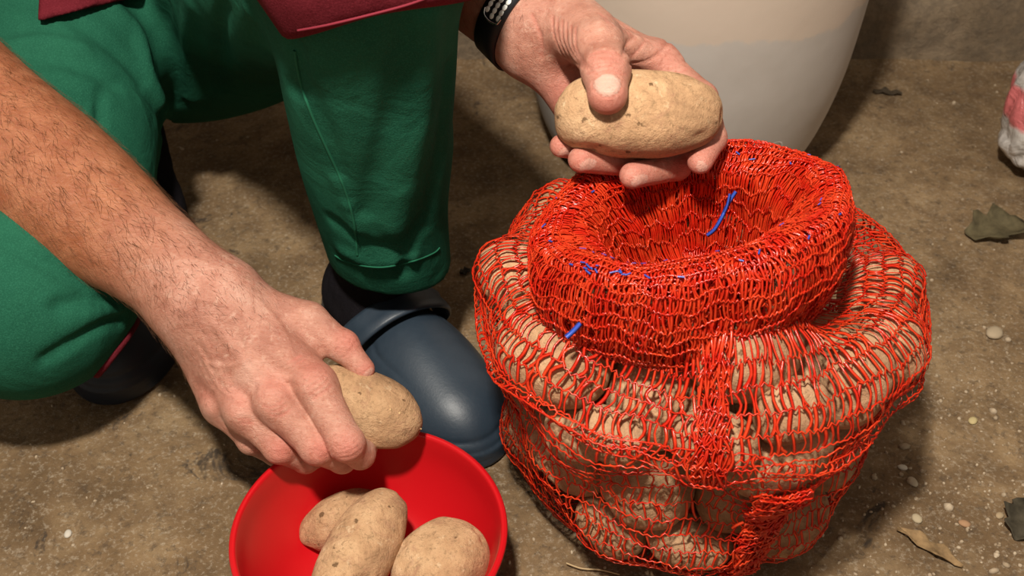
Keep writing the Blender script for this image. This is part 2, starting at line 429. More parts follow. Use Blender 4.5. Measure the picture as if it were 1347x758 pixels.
# ================================================================== BARREL
def lathe(name, prof, c, mat, seg=96, wob=None):
    prof = np.asarray(prof, float); n = len(prof); a = np.arange(seg) / seg * 2 * math.pi
    V = np.stack([prof[:, 0][:, None] * np.cos(a), prof[:, 0][:, None] * np.sin(a), np.broadcast_to(prof[:, 1][:, None], (n, seg))], -1)
    if wob is not None: V = wob(V)
    i, j = np.meshgrid(np.arange(n - 1), np.arange(seg), indexing='ij')
    F = np.stack([i * seg + j, i * seg + (j + 1) % seg, (i + 1) * seg + (j + 1) % seg, (i + 1) * seg + j], -1).reshape(-1, 4)
    o = mesh_np(name, V.reshape(-1, 3), F, mat); o.location = c; return o
m, nt, b = new_mat('whitish_barrel_plastic'); Pq = geo_pos(nt)
c = ramp(nt, noise(nt, 5, 5, .6, .3, Pq), [(.35, (.47, .42, .37)), (.65, (.56, .51, .46))])
sx = nt.nodes.new('ShaderNodeSeparateXYZ'); nt.links.new(Pq, sx.inputs[0])
md = nt.nodes.new('ShaderNodeMath'); md.operation = 'MULTIPLY_ADD'; md.inputs[1].default_value = .035; nt.links.new(noise(nt, 22, 5, .6, .3, Pq), md.inputs[0]); nt.links.new(sx.outputs[2], md.inputs[2])
c = mix(nt, ramp(nt, md.outputs[0], [(.242, G3(0)), (.246, G3(.75))]), c, (.62, .49, .38))      # a dried tide line of whitewash
c = mix(nt, ramp(nt, noise(nt, 9, 6, .7, .8, Pq), [(.26, G3(.8)), (.31, G3(0))]), c, (.30, .22, .14))
mp = nt.nodes.new('ShaderNodeMapping'); mp.inputs['Scale'].default_value = (60, 60, 4); nt.links.new(Pq, mp.inputs['Vector'])
c = mix(nt, ramp(nt, noise(nt, 1, 3, .5, 0, mp.outputs[0]), [(.22, G3(.7)), (.26, G3(0))]), c, (.16, .12, .06))
nt.links.new(c, b.inputs['Base Color']); b.inputs['Roughness'].default_value = .5
bump(nt, b, noise(nt, 25, 4, .5, 0, Pq), .15, .004); M_barrel = m
BC = (.196, 1.172, 0)
ba = empty('barrel', BC); tag(ba, 'large whitish plastic barrel standing against the wall behind the net bag', 'barrel')
prof = [(.0, .004), (.10, .003), (.118, .002), (.132, .006), (.146, .018), (.159, .04), (.171, .08), (.181, .13), (.187, .19), (.191, .26), (.192, .34), (.193, .42), (.190, .5), (.187, .53), (.19, .54), (.19, .555), (.186, .56), (.18, .555), (.178, .5), (.18, .3), (.14, .03), (0, .02)]
pp = smooth_path(prof, 110)
o = lathe('drum', pp, (0, 0, 0), M_barrel, 128); par(o, ba); o.location = (0, 0, 0)
for zr in (.515,):
    o = lathe('rim_ring', [(.187, zr), (.196, zr + .004), (.198, zr + .012), (.196, zr + .02), (.187, zr + .024)], (0, 0, 0), M_barrel, 96); o.parent = ba
# moulded recycling-size ring low on the front of the drum
th = math.radians(-62); rc = .172
c0 = np.array([rc * math.cos(th), rc * math.sin(th), .085]); tx = np.array([-math.sin(th), math.cos(th), 0]); tz = np.array([.13 * math.cos(th), .13 * math.sin(th), 1])
ring = np.array([c0 + .011 * (math.cos(a) * tx + math.sin(a) * tz) for a in np.linspace(0, 2 * math.pi, 25)[:-1]])
V, F = tube_np(ring, .0016, 6, True); V[:, :] = V; o = mesh_np('moulded_mark', V, F, M_barrel, True, ba)

# ================================================================== BOWL
BW = (-.103, .519, 0.0)
bowl = empty('bowl', BW); tag(bowl, 'round glossy red plastic bowl on the floor, half under the man\'s lowered hand', 'bowl')
prof = [(0, .006), (.02, .006), (.045, .005), (.047, .001), (.051, .001), (.053, .006), (.070, .017), (.085, .038), (.094, .062), (.0975, .083), (.0988, .0860), (.0985, .0885), (.0970, .0893), (.0952, .0880), (.0940, .083), (.0905, .063), (.081, .041), (.067, .022), (.050, .012), (.03, .0095), (0, .009)]
o = lathe('bowl_shell', smooth_path(prof, 90), (0, 0, 0), M_bowl, 128); o.parent = bowl
V, F = tube_np([(.0978 * math.cos(a), .0978 * math.sin(a), .0868) for a in np.linspace(0, 2 * math.pi, 97)[:-1]], .0022, 8, True)
o = mesh_np('rolled_rim', V, F, M_bowl, True, bowl)

tick('POTATOES')
# ================================================================== POTATOES
def potato(c, r, axis, up=(0, 0, 1), seed=0, label=None, group=None, mat=0, sub=I4, square=0.0, bend=0.0):
    """c world centre, r half sizes (long, wide, thick); axis = direction of the long side"""
    V = sub[0].copy(); f1 = Fld(seed + 100, 7, 1.7); f2 = Fld(seed + 300, 10, 4.5)
    r_ = np.asarray(r, float)
    p = np.sign(V) * np.abs(V) ** (1 - square); p = p * r_
    V4 = V.astype(np.float32); d = 1 + .055 * f1(V4) + .022 * f2(V4) + .006 * Fld(seed + 500, 12, 12.)(V4)
    p = p * d[:, None]
    for _ in range(7):                                   # eyes
        e = norm(np.random.default_rng(seed * 7 + _).normal(size=3)); q = np.linalg.norm(V - e, axis=1)
        p -= norm(V) * (r_.min() * .07 * np.exp(-(q / .13) ** 2))[:, None]
    p[:, 2] -= bend * (p[:, 0] / r_[0]) ** 2 * r_[0]
    R = frame(axis, up); p = p @ R.T
    o = mesh_np('potato', p, sub[1], M_pot[mat]); o.location = tuple(float(x) for x in c)
    tag(o, label, 'potato', group)
    return o

# held potatoes
PR_C = D(481, 538, .872); PR_AX = D(555, 567, .868) - D(425, 510, .872)
pr = potato(PR_C, (.047, .0255, .027), PR_AX, UP, 3, 'small tan potato gripped in the lowered hand above the red bowl', mat=1, sub=I5, square=.06)
VV, FF, k = [], [], 0; rq = np.random.default_rng(3)
for _ in range(26):
    e = norm(np.array([rq.uniform(.55, .98), rq.normal(.0, .45), rq.uniform(.1, .8)])); c_ = PR_C + frame(PR_AX, UP) @ (e * np.array([.0455, .0255, .027]))
    V = I1[0] * rq.uniform(.0005, .0013, 3) + c_; VV.append(V); FF.append(I1[1] + k); k += len(V)
cr_ = mesh_np('dirt_crumbs', np.concatenate(VV), np.concatenate(FF), mat_plain('dry_soil', (.62, .44, .22), .9, .1), False); sub(cr_, pr, PR_C); cr_['kind'] = 'stuff'
PL_C = D(837, 153, .785); PL_AX = D(940, 150, .785) - D(735, 152, .785)
PL_R = (.0575, .033, .031)
potato(PL_C, PL_R, PL_AX, UP, 12, 'large pale oblong potato held up under the thumb above the net bag', mat=2, sub=I5, square=.12)
# in the bowl
def bowl_pot(px, py, z, r, ax, seed, label, mat, **k): potato(Z(px, py, z), r, ax, (0, .2, 1), seed, label, None, mat, I5, **k)
bowl_pot(463, 684, .036, (.041, .0245, .024), (1, .10, .05), 21, 'brown kidney-shaped potato lying underneath at the back of the red bowl', 1, bend=.12)
bowl_pot(473, 728, .056, (.054, .0265, .0255), (.42, 1, .18), 22, 'long potato lying across the middle of the red bowl, end toward the viewer', 0)
bowl_pot(580, 742, .046, (.041, .0335, .027), (.7, .65, .1), 23, 'broad squarish potato at the right side of the red bowl', 2, square=.14)

# ---- the net bag: base profile, potatoes in it
AX = np.array([.143, .654])
PROF = smooth_path([(.088, .222), (.114, .236), (.148, .232), (.166, .208), (.169, .182), (.160, .154), (.148, .134), (.151, .10), (.150, .066), (.144, .034), (.129, .012), (.092, .004), (.0, .004)], 120)
def base_pt(th, s):
    i = np.clip(s * (len(PROF) - 1), 0, len(PROF) - 1.001); k = i.astype(int); f = (i - k)[:, None]
    q = PROF[k] * (1 - f) + PROF[k + 1] * f; tg = norm(PROF[k + 1] - PROF[k])
    # profile runs from the neck outwards and down: outward normal = (-tz, tr) rotated
    nr, nzz = -tg[:, 1], tg[:, 0]
    sq = 1 + .05 * np.cos(2 * (th - .25))
    P = np.stack([AX[0] + q[:, 0] * np.cos(th) * sq, AX[1] + q[:, 0] * np.sin(th), q[:, 1]], 1)
    N = np.stack([nr * np.cos(th), nr * np.sin(th), nzz], 1)
    return P, norm(N)
tg_, sg_ = np.meshgrid(np.linspace(-math.pi, math.pi, 361), np.linspace(0, 1, 160), indexing='ij')
BP, BN = base_pt(tg_.ravel(), sg_.ravel()); bx, by, bd = proj(BP)
facing = ((CAM - BP) * BN).sum(1) > 0
def on_bag(px, py):
    e = (bx - px) ** 2 + (by - py) ** 2; e[~facing] = 1e9; i = int(np.argmin(e)); return BP[i], BN[i], tg_.ravel()[i]
# (px, py, half length, half width, image angle of the long axis, depth pulled in, material, label)
BAGP = [
 (712, 446, .050, .036, 40, 'wide potato in the net bag forming its left shoulder', 0),
 (692, 374, .036, .028, 60, 'potato in the net bag behind the left shoulder, beside the red collar', 2),
 (770, 500, .028, .024, 10, 'small potato in the net bag, upper tier, just right of the left shoulder potato', 1),
 (855, 522, .040, .037, 80, 'round potato in the net bag in the upper tier, just left of the front seam', 0),
 (990, 512, .043, .040, 8, 'broad potato in the net bag in the upper tier, just right of the front seam', 3),
 (1112, 450, .050, .041, -50, 'biggest potato in the net bag, bulging through torn netting at the right shoulder', 0),
 (1192, 440, .030, .022, 90, 'potato in the net bag at its far right edge, beyond the big right shoulder one', 2),
 (1142, 352, .034, .026, -60, 'potato in the net bag at the top right, behind the collar', 2),
 (712, 566, .026, .022, 20, 'small potato in the net bag just under the left shoulder fold', 1),
 (786, 592, .026, .019, 12, 'narrow potato in the net bag wedged under the fold, left of the middle', 3),
 (742, 636, .038, .030, 50, 'potato in the net bag in the lower tier, leftmost at the side', 1),
 (852, 668, .040, .036, 85, 'roundish potato in the net bag, lower tier, left of the red seam', 1),
 (952, 672, .034, .030, 80, 'potato in the net bag in the lower tier behind the red seam strip', 3),
 (1056, 625, .042, .031, -38, 'slanting potato in the net bag in the lower tier, right of the red seam', 1),
 (1134, 612, .034, .026, -70, 'potato in the net bag in the lower tier, rightmost at the side', 3),
 (1070, 716, .036, .029, -60, 'potato in the net bag at the bottom right of the seam', 0),
 (786, 706, .030, .024, 40, 'potato in the net bag at the bottom left', 3),
 (895, 738, .034, .022, 5, 'potato in the net bag at the bottom front, cut off by the picture edge', 3),
 (960, 590, .032, .024, 5, 'shaded potato in the net bag in the hollow below the seam fold', 3),
 (1140, 535, .036, .025, -60, 'shaded potato in the net bag under the right shoulder fold', 3),
 (1050, 565, .028, .022, -20, 'small shaded potato in the net bag under the right shoulder bulge', 3),
]
POTS = []   # (centre, radii, R)
for i, (px, py, rl, rw, ang, lab, mt) in enumerate(BAGP):
    p, n, th = on_bag(px, py)
    ax = RT * math.cos(math.radians(ang)) - UP * math.sin(math.radians(ang)); ax = ax - n * (ax @ n)
    rt = min(rw * .92, .033); c = p - n * (rt + .004)
    if c[2] < rt + .006: c[2] = rt + .006
    R = frame(ax, n)
    POTS.append([c, np.array([rl, rw, rt]), R, lab, mt])
def far_enough(c, r):
    return all(np.linalg.norm(c - q[0]) > (r + q[1].mean()) * .92 for q in POTS)
# the ones round the back and in the core, glimpsed only through the net
tries = 0; nb = 0
while tries < 4000 and nb < 26:
    tries += 1
    if rng.uniform() < .7:
        th = rng.uniform(-.3, math.pi + .3); s = rng.uniform(.08, .85); P_, N_ = base_pt(np.array([th]), np.array([s])); rt = rng.uniform(.023, .028); c = P_[0] - N_[0] * (rt + .003)
        n = N_[0]
    else:
        rt = .027; a = rng.uniform(0, 6.3); rr = rng.uniform(0, .07); c = np.array([AX[0] + rr * math.cos(a), AX[1] + rr * math.sin(a), rng.uniform(.035, .185)]); n = np.array([0, 0, 1.])
    if c[2] < rt + .006: c[2] = rt + .006
    if c[2] > .205: continue
    if c[2] > .150 and np.linalg.norm(c[:2] - AX) < .075: continue
    if not far_enough(c, rt * 1.15): continue
    ax = rng.normal(size=3); ax -= n * (ax @ n)
    POTS.append([c, np.array([rt * rng.uniform(1.15, 1.45), rt * 1.08, rt]), frame(ax, n), None, int(rng.integers(0, 4))]); nb += 1
# push apart slightly so that they touch rather than sink into each other
C = np.array([q[0] for q in POTS]); RR = np.array([q[1] for q in POTS]); FR = [q[2] for q in POTS]
def supp(i, d):
    l = FR[i].T @ d; return 1 / math.sqrt(((l / RR[i]) ** 2).sum())
C0 = C.copy()
for it in range(60):
    for a in range(len(C)):
        for b_ in range(a + 1, len(C)):
            d = C[b_] - C[a]; L = np.linalg.norm(d)
            if L > .09: continue
            d /= L; pen = supp(a, d) + supp(b_, d) - L
            if pen > 0:
                wa = .25 if a < len(BAGP) else .5; wb = .25 if b_ < len(BAGP) else .5
                C[a] -= d * pen * wa; C[b_] += d * pen * wb
    C[:len(BAGP)] += (C0[:len(BAGP)] - C[:len(BAGP)]) * .04
    C[:, 2] = np.maximum(C[:, 2], RR[:, 2] + .004)
    op = PROF[np.argmax(PROF[:, 1]):]; rad = np.linalg.norm(C[:, :2] - AX, axis=1); lim = np.interp(C[:, 2], op[::-1, 1], op[::-1, 0]) - RR[:, 2] * .97
    k_ = np.minimum(1, np.maximum(lim, .02) / np.maximum(rad, 1e-6)); C[:, :2] = AX + (C[:, :2] - AX) * k_[:, None]
for i, q in enumerate(POTS):
    q[0] = C[i]
    R = q[2]
    lab = q[3] or 'potato packed in the back or the core of the red net bag'
    potato(C[i], q[1] * .98, R[:, 0], R[:, 2], 40 + i, lab, 'potatoes deep in the net bag' if q[3] is None else 'potatoes in the net bag', q[4], I4, square=.04)

def pot_sdf(P, k=.010):
    acc = np.zeros(len(P), np.float32)
    for c, r, R, *_ in POTS:
        m = ((P[:, 0] - F32(c[0])) ** 2 + (P[:, 1] - F32(c[1])) ** 2 + (P[:, 2] - F32(c[2])) ** 2) < F32((r.max() + .055) ** 2)
        if m.any(): acc[m] += np.exp(-ell(P[m], c, r * 1.02, R) / F32(k))
    return -k * np.log(acc + 1e-12)
def pot_hard(P):
    d = np.full(len(P), 9, np.float32)
    for c, r, R, *_ in POTS: d = np.minimum(d, ell(P, c, r * 1.03, R))
    return d

tick('net surface')
# ---- net surface
NU, NV = 320, 110
TH = np.linspace(-math.pi, math.pi, NU + 1)[:-1]
tt, ss = np.meshgrid(TH, np.linspace(0, .955, NV), indexing='ij')
P, N = base_pt(tt.ravel(), ss.ravel())
t = np.full(len(P), .028)
for _ in range(16):
    v = evalf(pot_sdf, P + N * t[:, None], 9000); t = np.maximum(t - np.clip(v - .0022, -.01, .03) * .75, -.012)
S = (P + N * t[:, None]).reshape(NU, NV, 3); SN = N.reshape(NU, NV, 3)
for rep_ in range(4):
    for _ in range(5):
        S[:, 1:-1] = .5 * S[:, 1:-1] + .125 * (np.roll(S, 1, 0) + np.roll(S, -1, 0))[:, 1:-1] + .125 * (S[:, 2:] + S[:, :-2])
    v = evalf(pot_hard, S.reshape(-1, 3), 9000).reshape(NU, NV, 1)
    S += SN * np.clip(.0014 - v, 0, .02)
S[..., 2] = np.maximum(S[..., 2], .0035)
def grid_nor(S):
    du = np.roll(S, -1, 0) - np.roll(S, 1, 0); dv = np.gradient(S, axis=1); return norm(np.cross(dv, du))
SN2 = grid_nor(S); SN2 *= np.sign((SN2 * SN).sum(-1, keepdims=True).mean() + 1e-9)
def samp(G, u, v):
    """u in turns [0,1) wraps, v in [0,1]"""
    NU_, NV_ = G.shape[:2]; a = (u % 1.0) * NU_; i = np.floor(a).astype(int) % NU_; fu = (a - np.floor(a))[..., None]; i2 = (i + 1) % NU_
    b_ = np.clip(v, 0, .99999) * (NV_ - 1); j = np.floor(b_).astype(int); fv = (b_ - j)[..., None]
    return (G[i, j] * (1 - fu) * (1 - fv) + G[i2, j] * fu * (1 - fv) + G[i, j + 1] * (1 - fu) * fv + G[i2, j + 1] * fu * fv)
def net(st, G, GN, rows, rungs, w, th, wob=.25, off=0.0, seed=0, u0=0., u1=1., chain=1., skip=0.0, twist=.6, vwav=0.0):
    r = np.random.default_rng(seed); full = (u1 - u0) >= .999
    nrow = len(rows) - 1; M = rungs
    nper = M * 2
    # knots
    uk = u0 + (np.arange(M) + .5) / M * (u1 - u0)
    dv = np.diff(rows).mean()
    ph = r.uniform(0, 6.3, 6)
    def rowv(i, u):
        return rows[i] + dv * (vwav * (np.sin(u * 2 * math.pi * 5 + ph[0] + i * .35) + .6 * np.sin(u * 2 * math.pi * 13 + ph[1] - i * .5) + .4 * np.sin(u * 2 * math.pi * 29 + ph[2] + i * .9)))
    for i in range(len(rows)):
        u = u0 + np.arange(nper + (0 if full else 1)) / nper * (u1 - u0)
        zig = np.where(np.arange(len(u)) % 2 == 0, 1, -1) * dv * .09 + r.normal(0, dv * .05, len(u))
        v = rowv(i, u) + zig
        p = samp(G, u, v); n = norm(samp(GN, u, v)); p = p + n * (off + .0008 + r.normal(0, .0003, (len(u), 1)))
        tg = np.roll(p, -1, 0) - np.roll(p, 1, 0)
        if not full: tg = np.gradient(p, axis=0)
        sd = norm(np.cross(norm(tg), n))
        st.add(p[None], sd[None], n[None], w * .62 * chain, w * .9 * chain, closed=full)
    du = (u1 - u0) / M
    for i in range(nrow):
        ka = uk + r.normal(0, du * wob, M); kb = uk + r.normal(0, du * wob, M) + du * .5 * (1 if i % 2 else -1) * .8
        keep = r.uniform(0, 1, M) > skip; ka, kb = ka[keep], kb[keep]; m = len(ka)
        f = np.linspace(0, 1, 5)[None]
        va = rowv(i, ka)[:, None]; vb = rowv(i + 1, kb)[:, None]
        u = ka[:, None] * (1 - f) + kb[:, None] * f + r.normal(0, du * .35, (m, 1)) * np.sin(f * math.pi)
        v = va * (1 - f) + vb * f
        p = samp(G, u, v); n = norm(samp(GN, u, v)); p = p + n * (off + r.uniform(0, .0011, (m, 1, 1)) * np.sin(f * math.pi)[..., None])
        tg = norm(np.gradient(p, axis=1)); sd = norm(np.cross(tg, n)); a = r.normal(0, twist, (m, 1, 1)) + r.normal(0, twist * .5, (m, 1, 1)) * (f[..., None] - .5)
        s2 = sd * np.cos(a) + n * np.sin(a); n2 = n * np.cos(a) - sd * np.sin(a)
        st.add(p, s2, n2, w * r.uniform(.55, 1.15, m), th)
bag = empty('net_bag', (float(AX[0]), float(AX[1]), 0)); tag(bag, 'red net bag full of potatoes with a thick rolled-down mesh collar', 'net bag')
BO = (float(AX[0]), float(AX[1]), 0)
st = Strands()
seg = np.linalg.norm(np.diff(S.mean(0) if False else S[0], axis=0), axis=1)
# arc-length rows, a little irregular
mer = np.linalg.norm(np.diff(S, axis=1), axis=2).mean(0); cum = np.concatenate([[0], np.cumsum(mer)])
def rows_at(s0, s1, step, jit, seed):
    r = np.random.default_rng(seed); L = cum[-1]; a = np.arange(s0 * L, s1 * L, step); a = a + r.normal(0, jit * step, len(a)); return np.interp(np.sort(a), cum, np.linspace(0, 1, NV))
net(st, S, SN2, rows_at(0, .30, .0125, .07, 5), 185, .00125, .0004, seed=5, vwav=.14, wob=.14, twist=.3, chain=.85)
net(st, S, SN2, rows_at(.285, .99, .0150, .08, 6), 158, .00100, .0004, seed=6, vwav=.13, wob=.16, skip=.03, twist=.35)
o = st.build('netting', M_net); sub(o, bag, BO); o['kind'] = 'stuff'
# gathered seam strip down the front
st = Strands()
ua = lambda px, py: ((on_bag(px, py)[2] + math.pi) / (2 * math.pi))
us = ua(940, 520)
for k in range(3): net(st, S, SN2, rows_at(.0, .34, .012, .2, 20 + k), 6, .0011, .0006, off=.001 + .0018 * k, seed=30 + k, u0=us - .010, u1=us + .010, vwav=.3, wob=.9)
us2 = ua(1005, 690)
for k in range(4): net(st, S, SN2, rows_at(.36, .93, .0085, .25, 24 + k), 9, .0012, .0008, off=.001 + .0018 * k, seed=40 + k, u0=us2 - .018, u1=us2 + .015, vwav=.4, wob=.9)
o = st.build('seam_strip', M_net); sub(o, bag, BO); o['kind'] = 'stuff'

# the loose fold that overhangs the lower half
FU = np.linspace(ua(1215, 430) if False else 0, 1, NU + 1)[:-1]
vb = .30 + .03 * np.sin(FU * 2 * math.pi * 3 + 1) + .02 * np.sin(FU * 2 * math.pi * 7)
nf = 12; top = samp(S, FU, vb); tn = norm(samp(SN2, FU, vb)); tn[:, 2] = 0; tn = norm(tn)
ln_ = .012 + .004 * np.sin(FU * 2 * math.pi * 4 + 2.2) + .018 * np.exp(-((FU - us) / .025) ** 2)
f_ = np.linspace(0, 1, nf); FG = top[:, None] + tn[:, None] * (.0045 * np.sin(f_ * 2.6))[None, :, None] + np.array([0, 0, -1.]) * (f_[None, :, None] * ln_[:, None, None])
FN = np.repeat(tn[:, None], nf, 1)
st = Strands()
net(st, FG, FN, np.array([.0, .48, .97]), 190, .0011, .0005, off=.001, seed=77, vwav=.18, wob=.35, chain=.85, twist=.5)
o = st.build('overhanging_fold', M_net); sub(o, bag, BO); o['kind'] = 'stuff'

tick('collar')
# ---- collar
def ring_pts(cx, cy, a, b, rot, z, zt, wv, seed):
    r = np.random.default_rng(seed); u = TH; f = Fld(seed, 5, 1)
    w_ = 1 + wv * (np.sin(3 * u + r.uniform(0, 6)) * .5 + np.sin(7 * u + r.uniform(0, 6)) * .35 + np.sin(12 * u + r.uniform(0, 6)) * .2)
    x = a * np.cos(u) * w_; y = b * np.sin(u) * w_
    cr, sr = math.cos(rot), math.sin(rot)
    zz = z + zt[0] * np.cos(u) + zt[1] * np.sin(u) + .003 * wv * 20 * np.sin(5 * u + r.uniform(0, 6)) * .5
    return np.stack([cx + x * cr - y * sr, cy + x * sr + y * cr, zz], 1)
rot = .22
CR = [ring_pts(.128, .632, .080, .066, rot, .236, (.004, .0), .02, 1),
      ring_pts(.125, .628, .104, .086, rot, .238, (.010, .008), .025, 2),
      ring_pts(.122, .624, .110, .094, rot, .258, (.011, .004), .03, 3),
      ring_pts(.121, .621, .110, .093, rot, .280, (.012, -.001), .03, 4),
      ring_pts(.121, .620, .106, .087, rot, .298, (.013, -.006), .03, 5),
      ring_pts(.121, .621, .097, .077, rot, .305, (.013, -.008), .035, 6),
      ring_pts(.122, .623, .084, .063, rot, .300, (.012, -.008), .05, 7),
      ring_pts(.124, .627, .070, .050, rot, .284, (.008, -.004), .07, 8),
      ring_pts(.128, .631, .060, .041, rot, .252, (0, 0), .09, 9),
      ring_pts(.133, .636, .048, .032, rot, .222, (0, 0), .09, 10),
      ring_pts(.135, .640, .006, .005, rot, .212, (0, 0), .05, 10)]
CR = np.array(CR)  # R,NU,3
G = np.stack([smooth_path(CR[:, i], 90) for i in range(0, NU, 3)], 0)
def up_grid(G, NU):
    a = np.arange(NU) / NU * G.shape[0]; i = a.astype(int); f = (a - i)[:, None, None]; return G[i] * (1 - f) + G[(i + 1) % G.shape[0]] * f
G = up_grid(G, NU)
cn = Fld(50, 14, 90.); cn2 = Fld(51, 14, 35.)
GN = grid_nor(G); cc = np.array([.125, .625, .27])
if ((GN[:, 25] * (G[:, 25] - cc)).sum(-1)).mean() < 0: GN = -GN
flat = G.reshape(-1, 3).astype(np.float32)
G = G + GN * ((.0022 * cn(flat) + .0028 * cn2(flat)).reshape(NU, 90, 1))
GN = grid_nor(G)
if ((GN[:, 25] * (G[:, 25] - cc)).sum(-1)).mean() < 0: GN = -GN
st = Strands()
def crow(v0, v1, n, seed):
    r = np.random.default_rng(seed); a = np.linspace(v0, v1, n); return np.sort(a + r.normal(0, .12 * (v1 - v0) / n, n))
net(st, G, GN, crow(.03, .985, 22, 1), 235, .00105, .0004, seed=61, vwav=.30, wob=.22, skip=.02, twist=.45)
net(st, G, GN, crow(.02, .96, 18, 2), 210, .0010, .0004, off=-.0028, seed=62, vwav=.45, wob=.3, skip=.04, twist=.6)
net(st, G, GN, crow(.02, .98, 15, 3), 180, .0010, .0004, off=-.0060, seed=63, vwav=.6, wob=.4, skip=.05, twist=.8)
o = st.build('rolled_collar', M_net); sub(o, bag, BO); o['kind'] = 'stuff'
# blue marker threads woven into the rim
st = Strands(); r = np.random.default_rng(5)
for k in range(46):
    u = r.choice([r.uniform(0, 1), (r.normal(-2.45, .22) + math.pi) / (2 * math.pi)]); v = r.choice([r.normal(.47, .012), r.normal(.60, .01)])
    f = np.linspace(0, 1, 5); uu = u + f * r.uniform(.002, .008); vv = v + f * r.uniform(-.02, .02)
    p = samp(G, uu, vv); n = norm(samp(GN, uu, vv)); p = p + n * .0022; tg = norm(np.gradient(p, axis=0)); st.add(p[None], norm(np.cross(tg, n))[None], n[None], .0007, .0004)
def ribbon_px(pts, w_, z):
    p = smooth_path([Z(x, y, z_) for (x, y), z_ in zip(pts, z)], 14); tg = norm(np.gradient(p, axis=0)); n = norm(CAM - p); st.add(p[None], norm(np.cross(tg, n))[None], n[None], w_, .0005)
ribbon_px([(968, 252), (958, 268), (950, 285), (940, 302), (930, 310)], .0014, [.300, .292, .285, .276, .270])
ribbon_px([(960, 255), (955, 275), (945, 292)], .0010, [.300, .290, .280])
ribbon_px([(764, 425), (754, 436), (745, 444)], .0018, [.262, .260, .258])
o = st.build('blue_marker_thread', M_blue); sub(o, bag, BO); o['label'] = 'blue plastic threads'; o['kind'] = 'stuff'

tick('PERSON')
# ================================================================== PERSON
person = empty('person', (-.36, 1.08, 0)); tag(person, 'crouching man in green work trousers and burgundy shirt, sorting potatoes by hand', 'person')
PO = person.location.copy()
f4 = lambda a: np.asarray(a, np.float32)

# ---- right arm and hand (left in the picture)
W_R = D(268, 392, .865); EL_R = D(-90, 128, .94)
K = dict(i=D(414, 506, .842), m=D(362, 530, .842), r=D(320, 542, .853), l=D(287, 533, .872))
def hand_R(P, detail=True):
    a0 = D(300, 388, .866); a1 = D(232, 408, .880)
    arm = smin(cone(P, W_R + (a0 - W_R) * .55, EL_R + f4([.012, .012, .02]), .0270, .047), cone(P, W_R + (a1 - W_R) * .45, EL_R + f4([-.005, -.015, -.02]), .0235, .044), .02)
    arm = smin(arm, ell(P, (W_R * .42 + EL_R * .58), (.10, .047, .050), frame(EL_R - W_R)), .03)
    palm = smin(cone(P, D(300, 398, .868), K['i'] + f4([0, .004, -.006]), .0235, .0150), cone(P, D(285, 408, .866), K['m'] + f4([0, .004, -.006]), .0225, .0150), .012)
    palm = smin(palm, cone(P, D(262, 415, .872), K['r'] + f4([0, .003, -.006]), .0215, .0135), .012)
    palm = smin(palm, cone(P, D(248, 418, .880), K['l'] + f4([0, .003, -.006]), .0205, .0125), .012)
    palm = smin(palm, cone(P, D(330, 420, .885), D(395, 470, .876), .018, .016), .015)
    d = smin(arm, palm, .028)
    fing = [
        [(K['i'], .0148), (D(455, 583, .828), .0128), (D(474, 598, .850), .0110), (D(481, 588, .868), .0094)],
        [(K['m'], .0146), (D(417, 588, .838), .0126), (D(450, 604, .862), .0108), (D(468, 592, .884), .0092)],
        [(K['r'], .0132), (D(368, 588, .852), .0118), (D(402, 606, .874), .0098), (D(428, 596, .894), .0085)],
        [(K['l'], .0108), (D(330, 580, .874), .0096), (D(362, 598, .892), .0088), (D(388, 590, .905), .0078)]]
    out = None
    for ch in fing:
        f = None
        for (p0, r0), (p1, r1) in zip(ch[:-1], ch[1:]):
            e = cone(P, p0, p1, r0, r1); f = e if f is None else smin(f, e, .003)
        f = smin(f, ell(P, ch[1][0], (ch[1][1] * 1.06,) * 3), .003)
        g_ = smin(d, f, .011)
        out = g_ if out is None else smin(out, g_, .0016)
    for k_, b_ in (('i', .0100), ('m', .0106), ('r', .0090), ('l', .0080)):
        out = smin(out, ell(P, K[k_] + f4([0, -.0045, .0062]), (b_, b_, b_ * .85)), .009)
    th_ = [(D(318, 400, .872), .0175), (D(405, 425, .872), .0160), (D(450, 455, .868), .0112), (D(478, 486, .866), .0088)]
    t_ = None
    for (p0, r0), (p1, r1) in zip(th_[:-1], th_[1:]):
        e = cone(P, p0, p1, r0, r1); t_ = e if t_ is None else smin(t_, e, .004)
    t_ = smin(t_, ell(P, D(452, 455, .868), (.0120,) * 3), .004)
    out = smin(out, t_, .009)
    if detail: out = surf_detail(P, out, DET_R)
    return out
def near_box(P, pts, r):
    lo = pts.min(0) - r; hi = pts.max(0) + r; return ((P > lo) & (P < hi)).all(1)
def surf_detail(P, d, det):
    d = d.copy()
    for pts, amp, wd in det:
        m = near_box(P, pts, wd * 3)
        if m.any():
            q = poly_dist(P[m], pts); d[m] -= amp * np.exp(-(q / wd) ** 2)
    return d
DET_R = []
def det(f, lst, DET):
    res = []
    for pts, amp, wd in lst:
        a = np.array(smooth_path(pts, max(5, len(pts) * 3))); res.append((ray_hit(lambda Q: f(Q, False), a[:, 0], a[:, 1]).astype(np.float32), amp * (.00145 if amp > 0 else .0021), wd * .00115))
    DET.extend(res)
hr = []
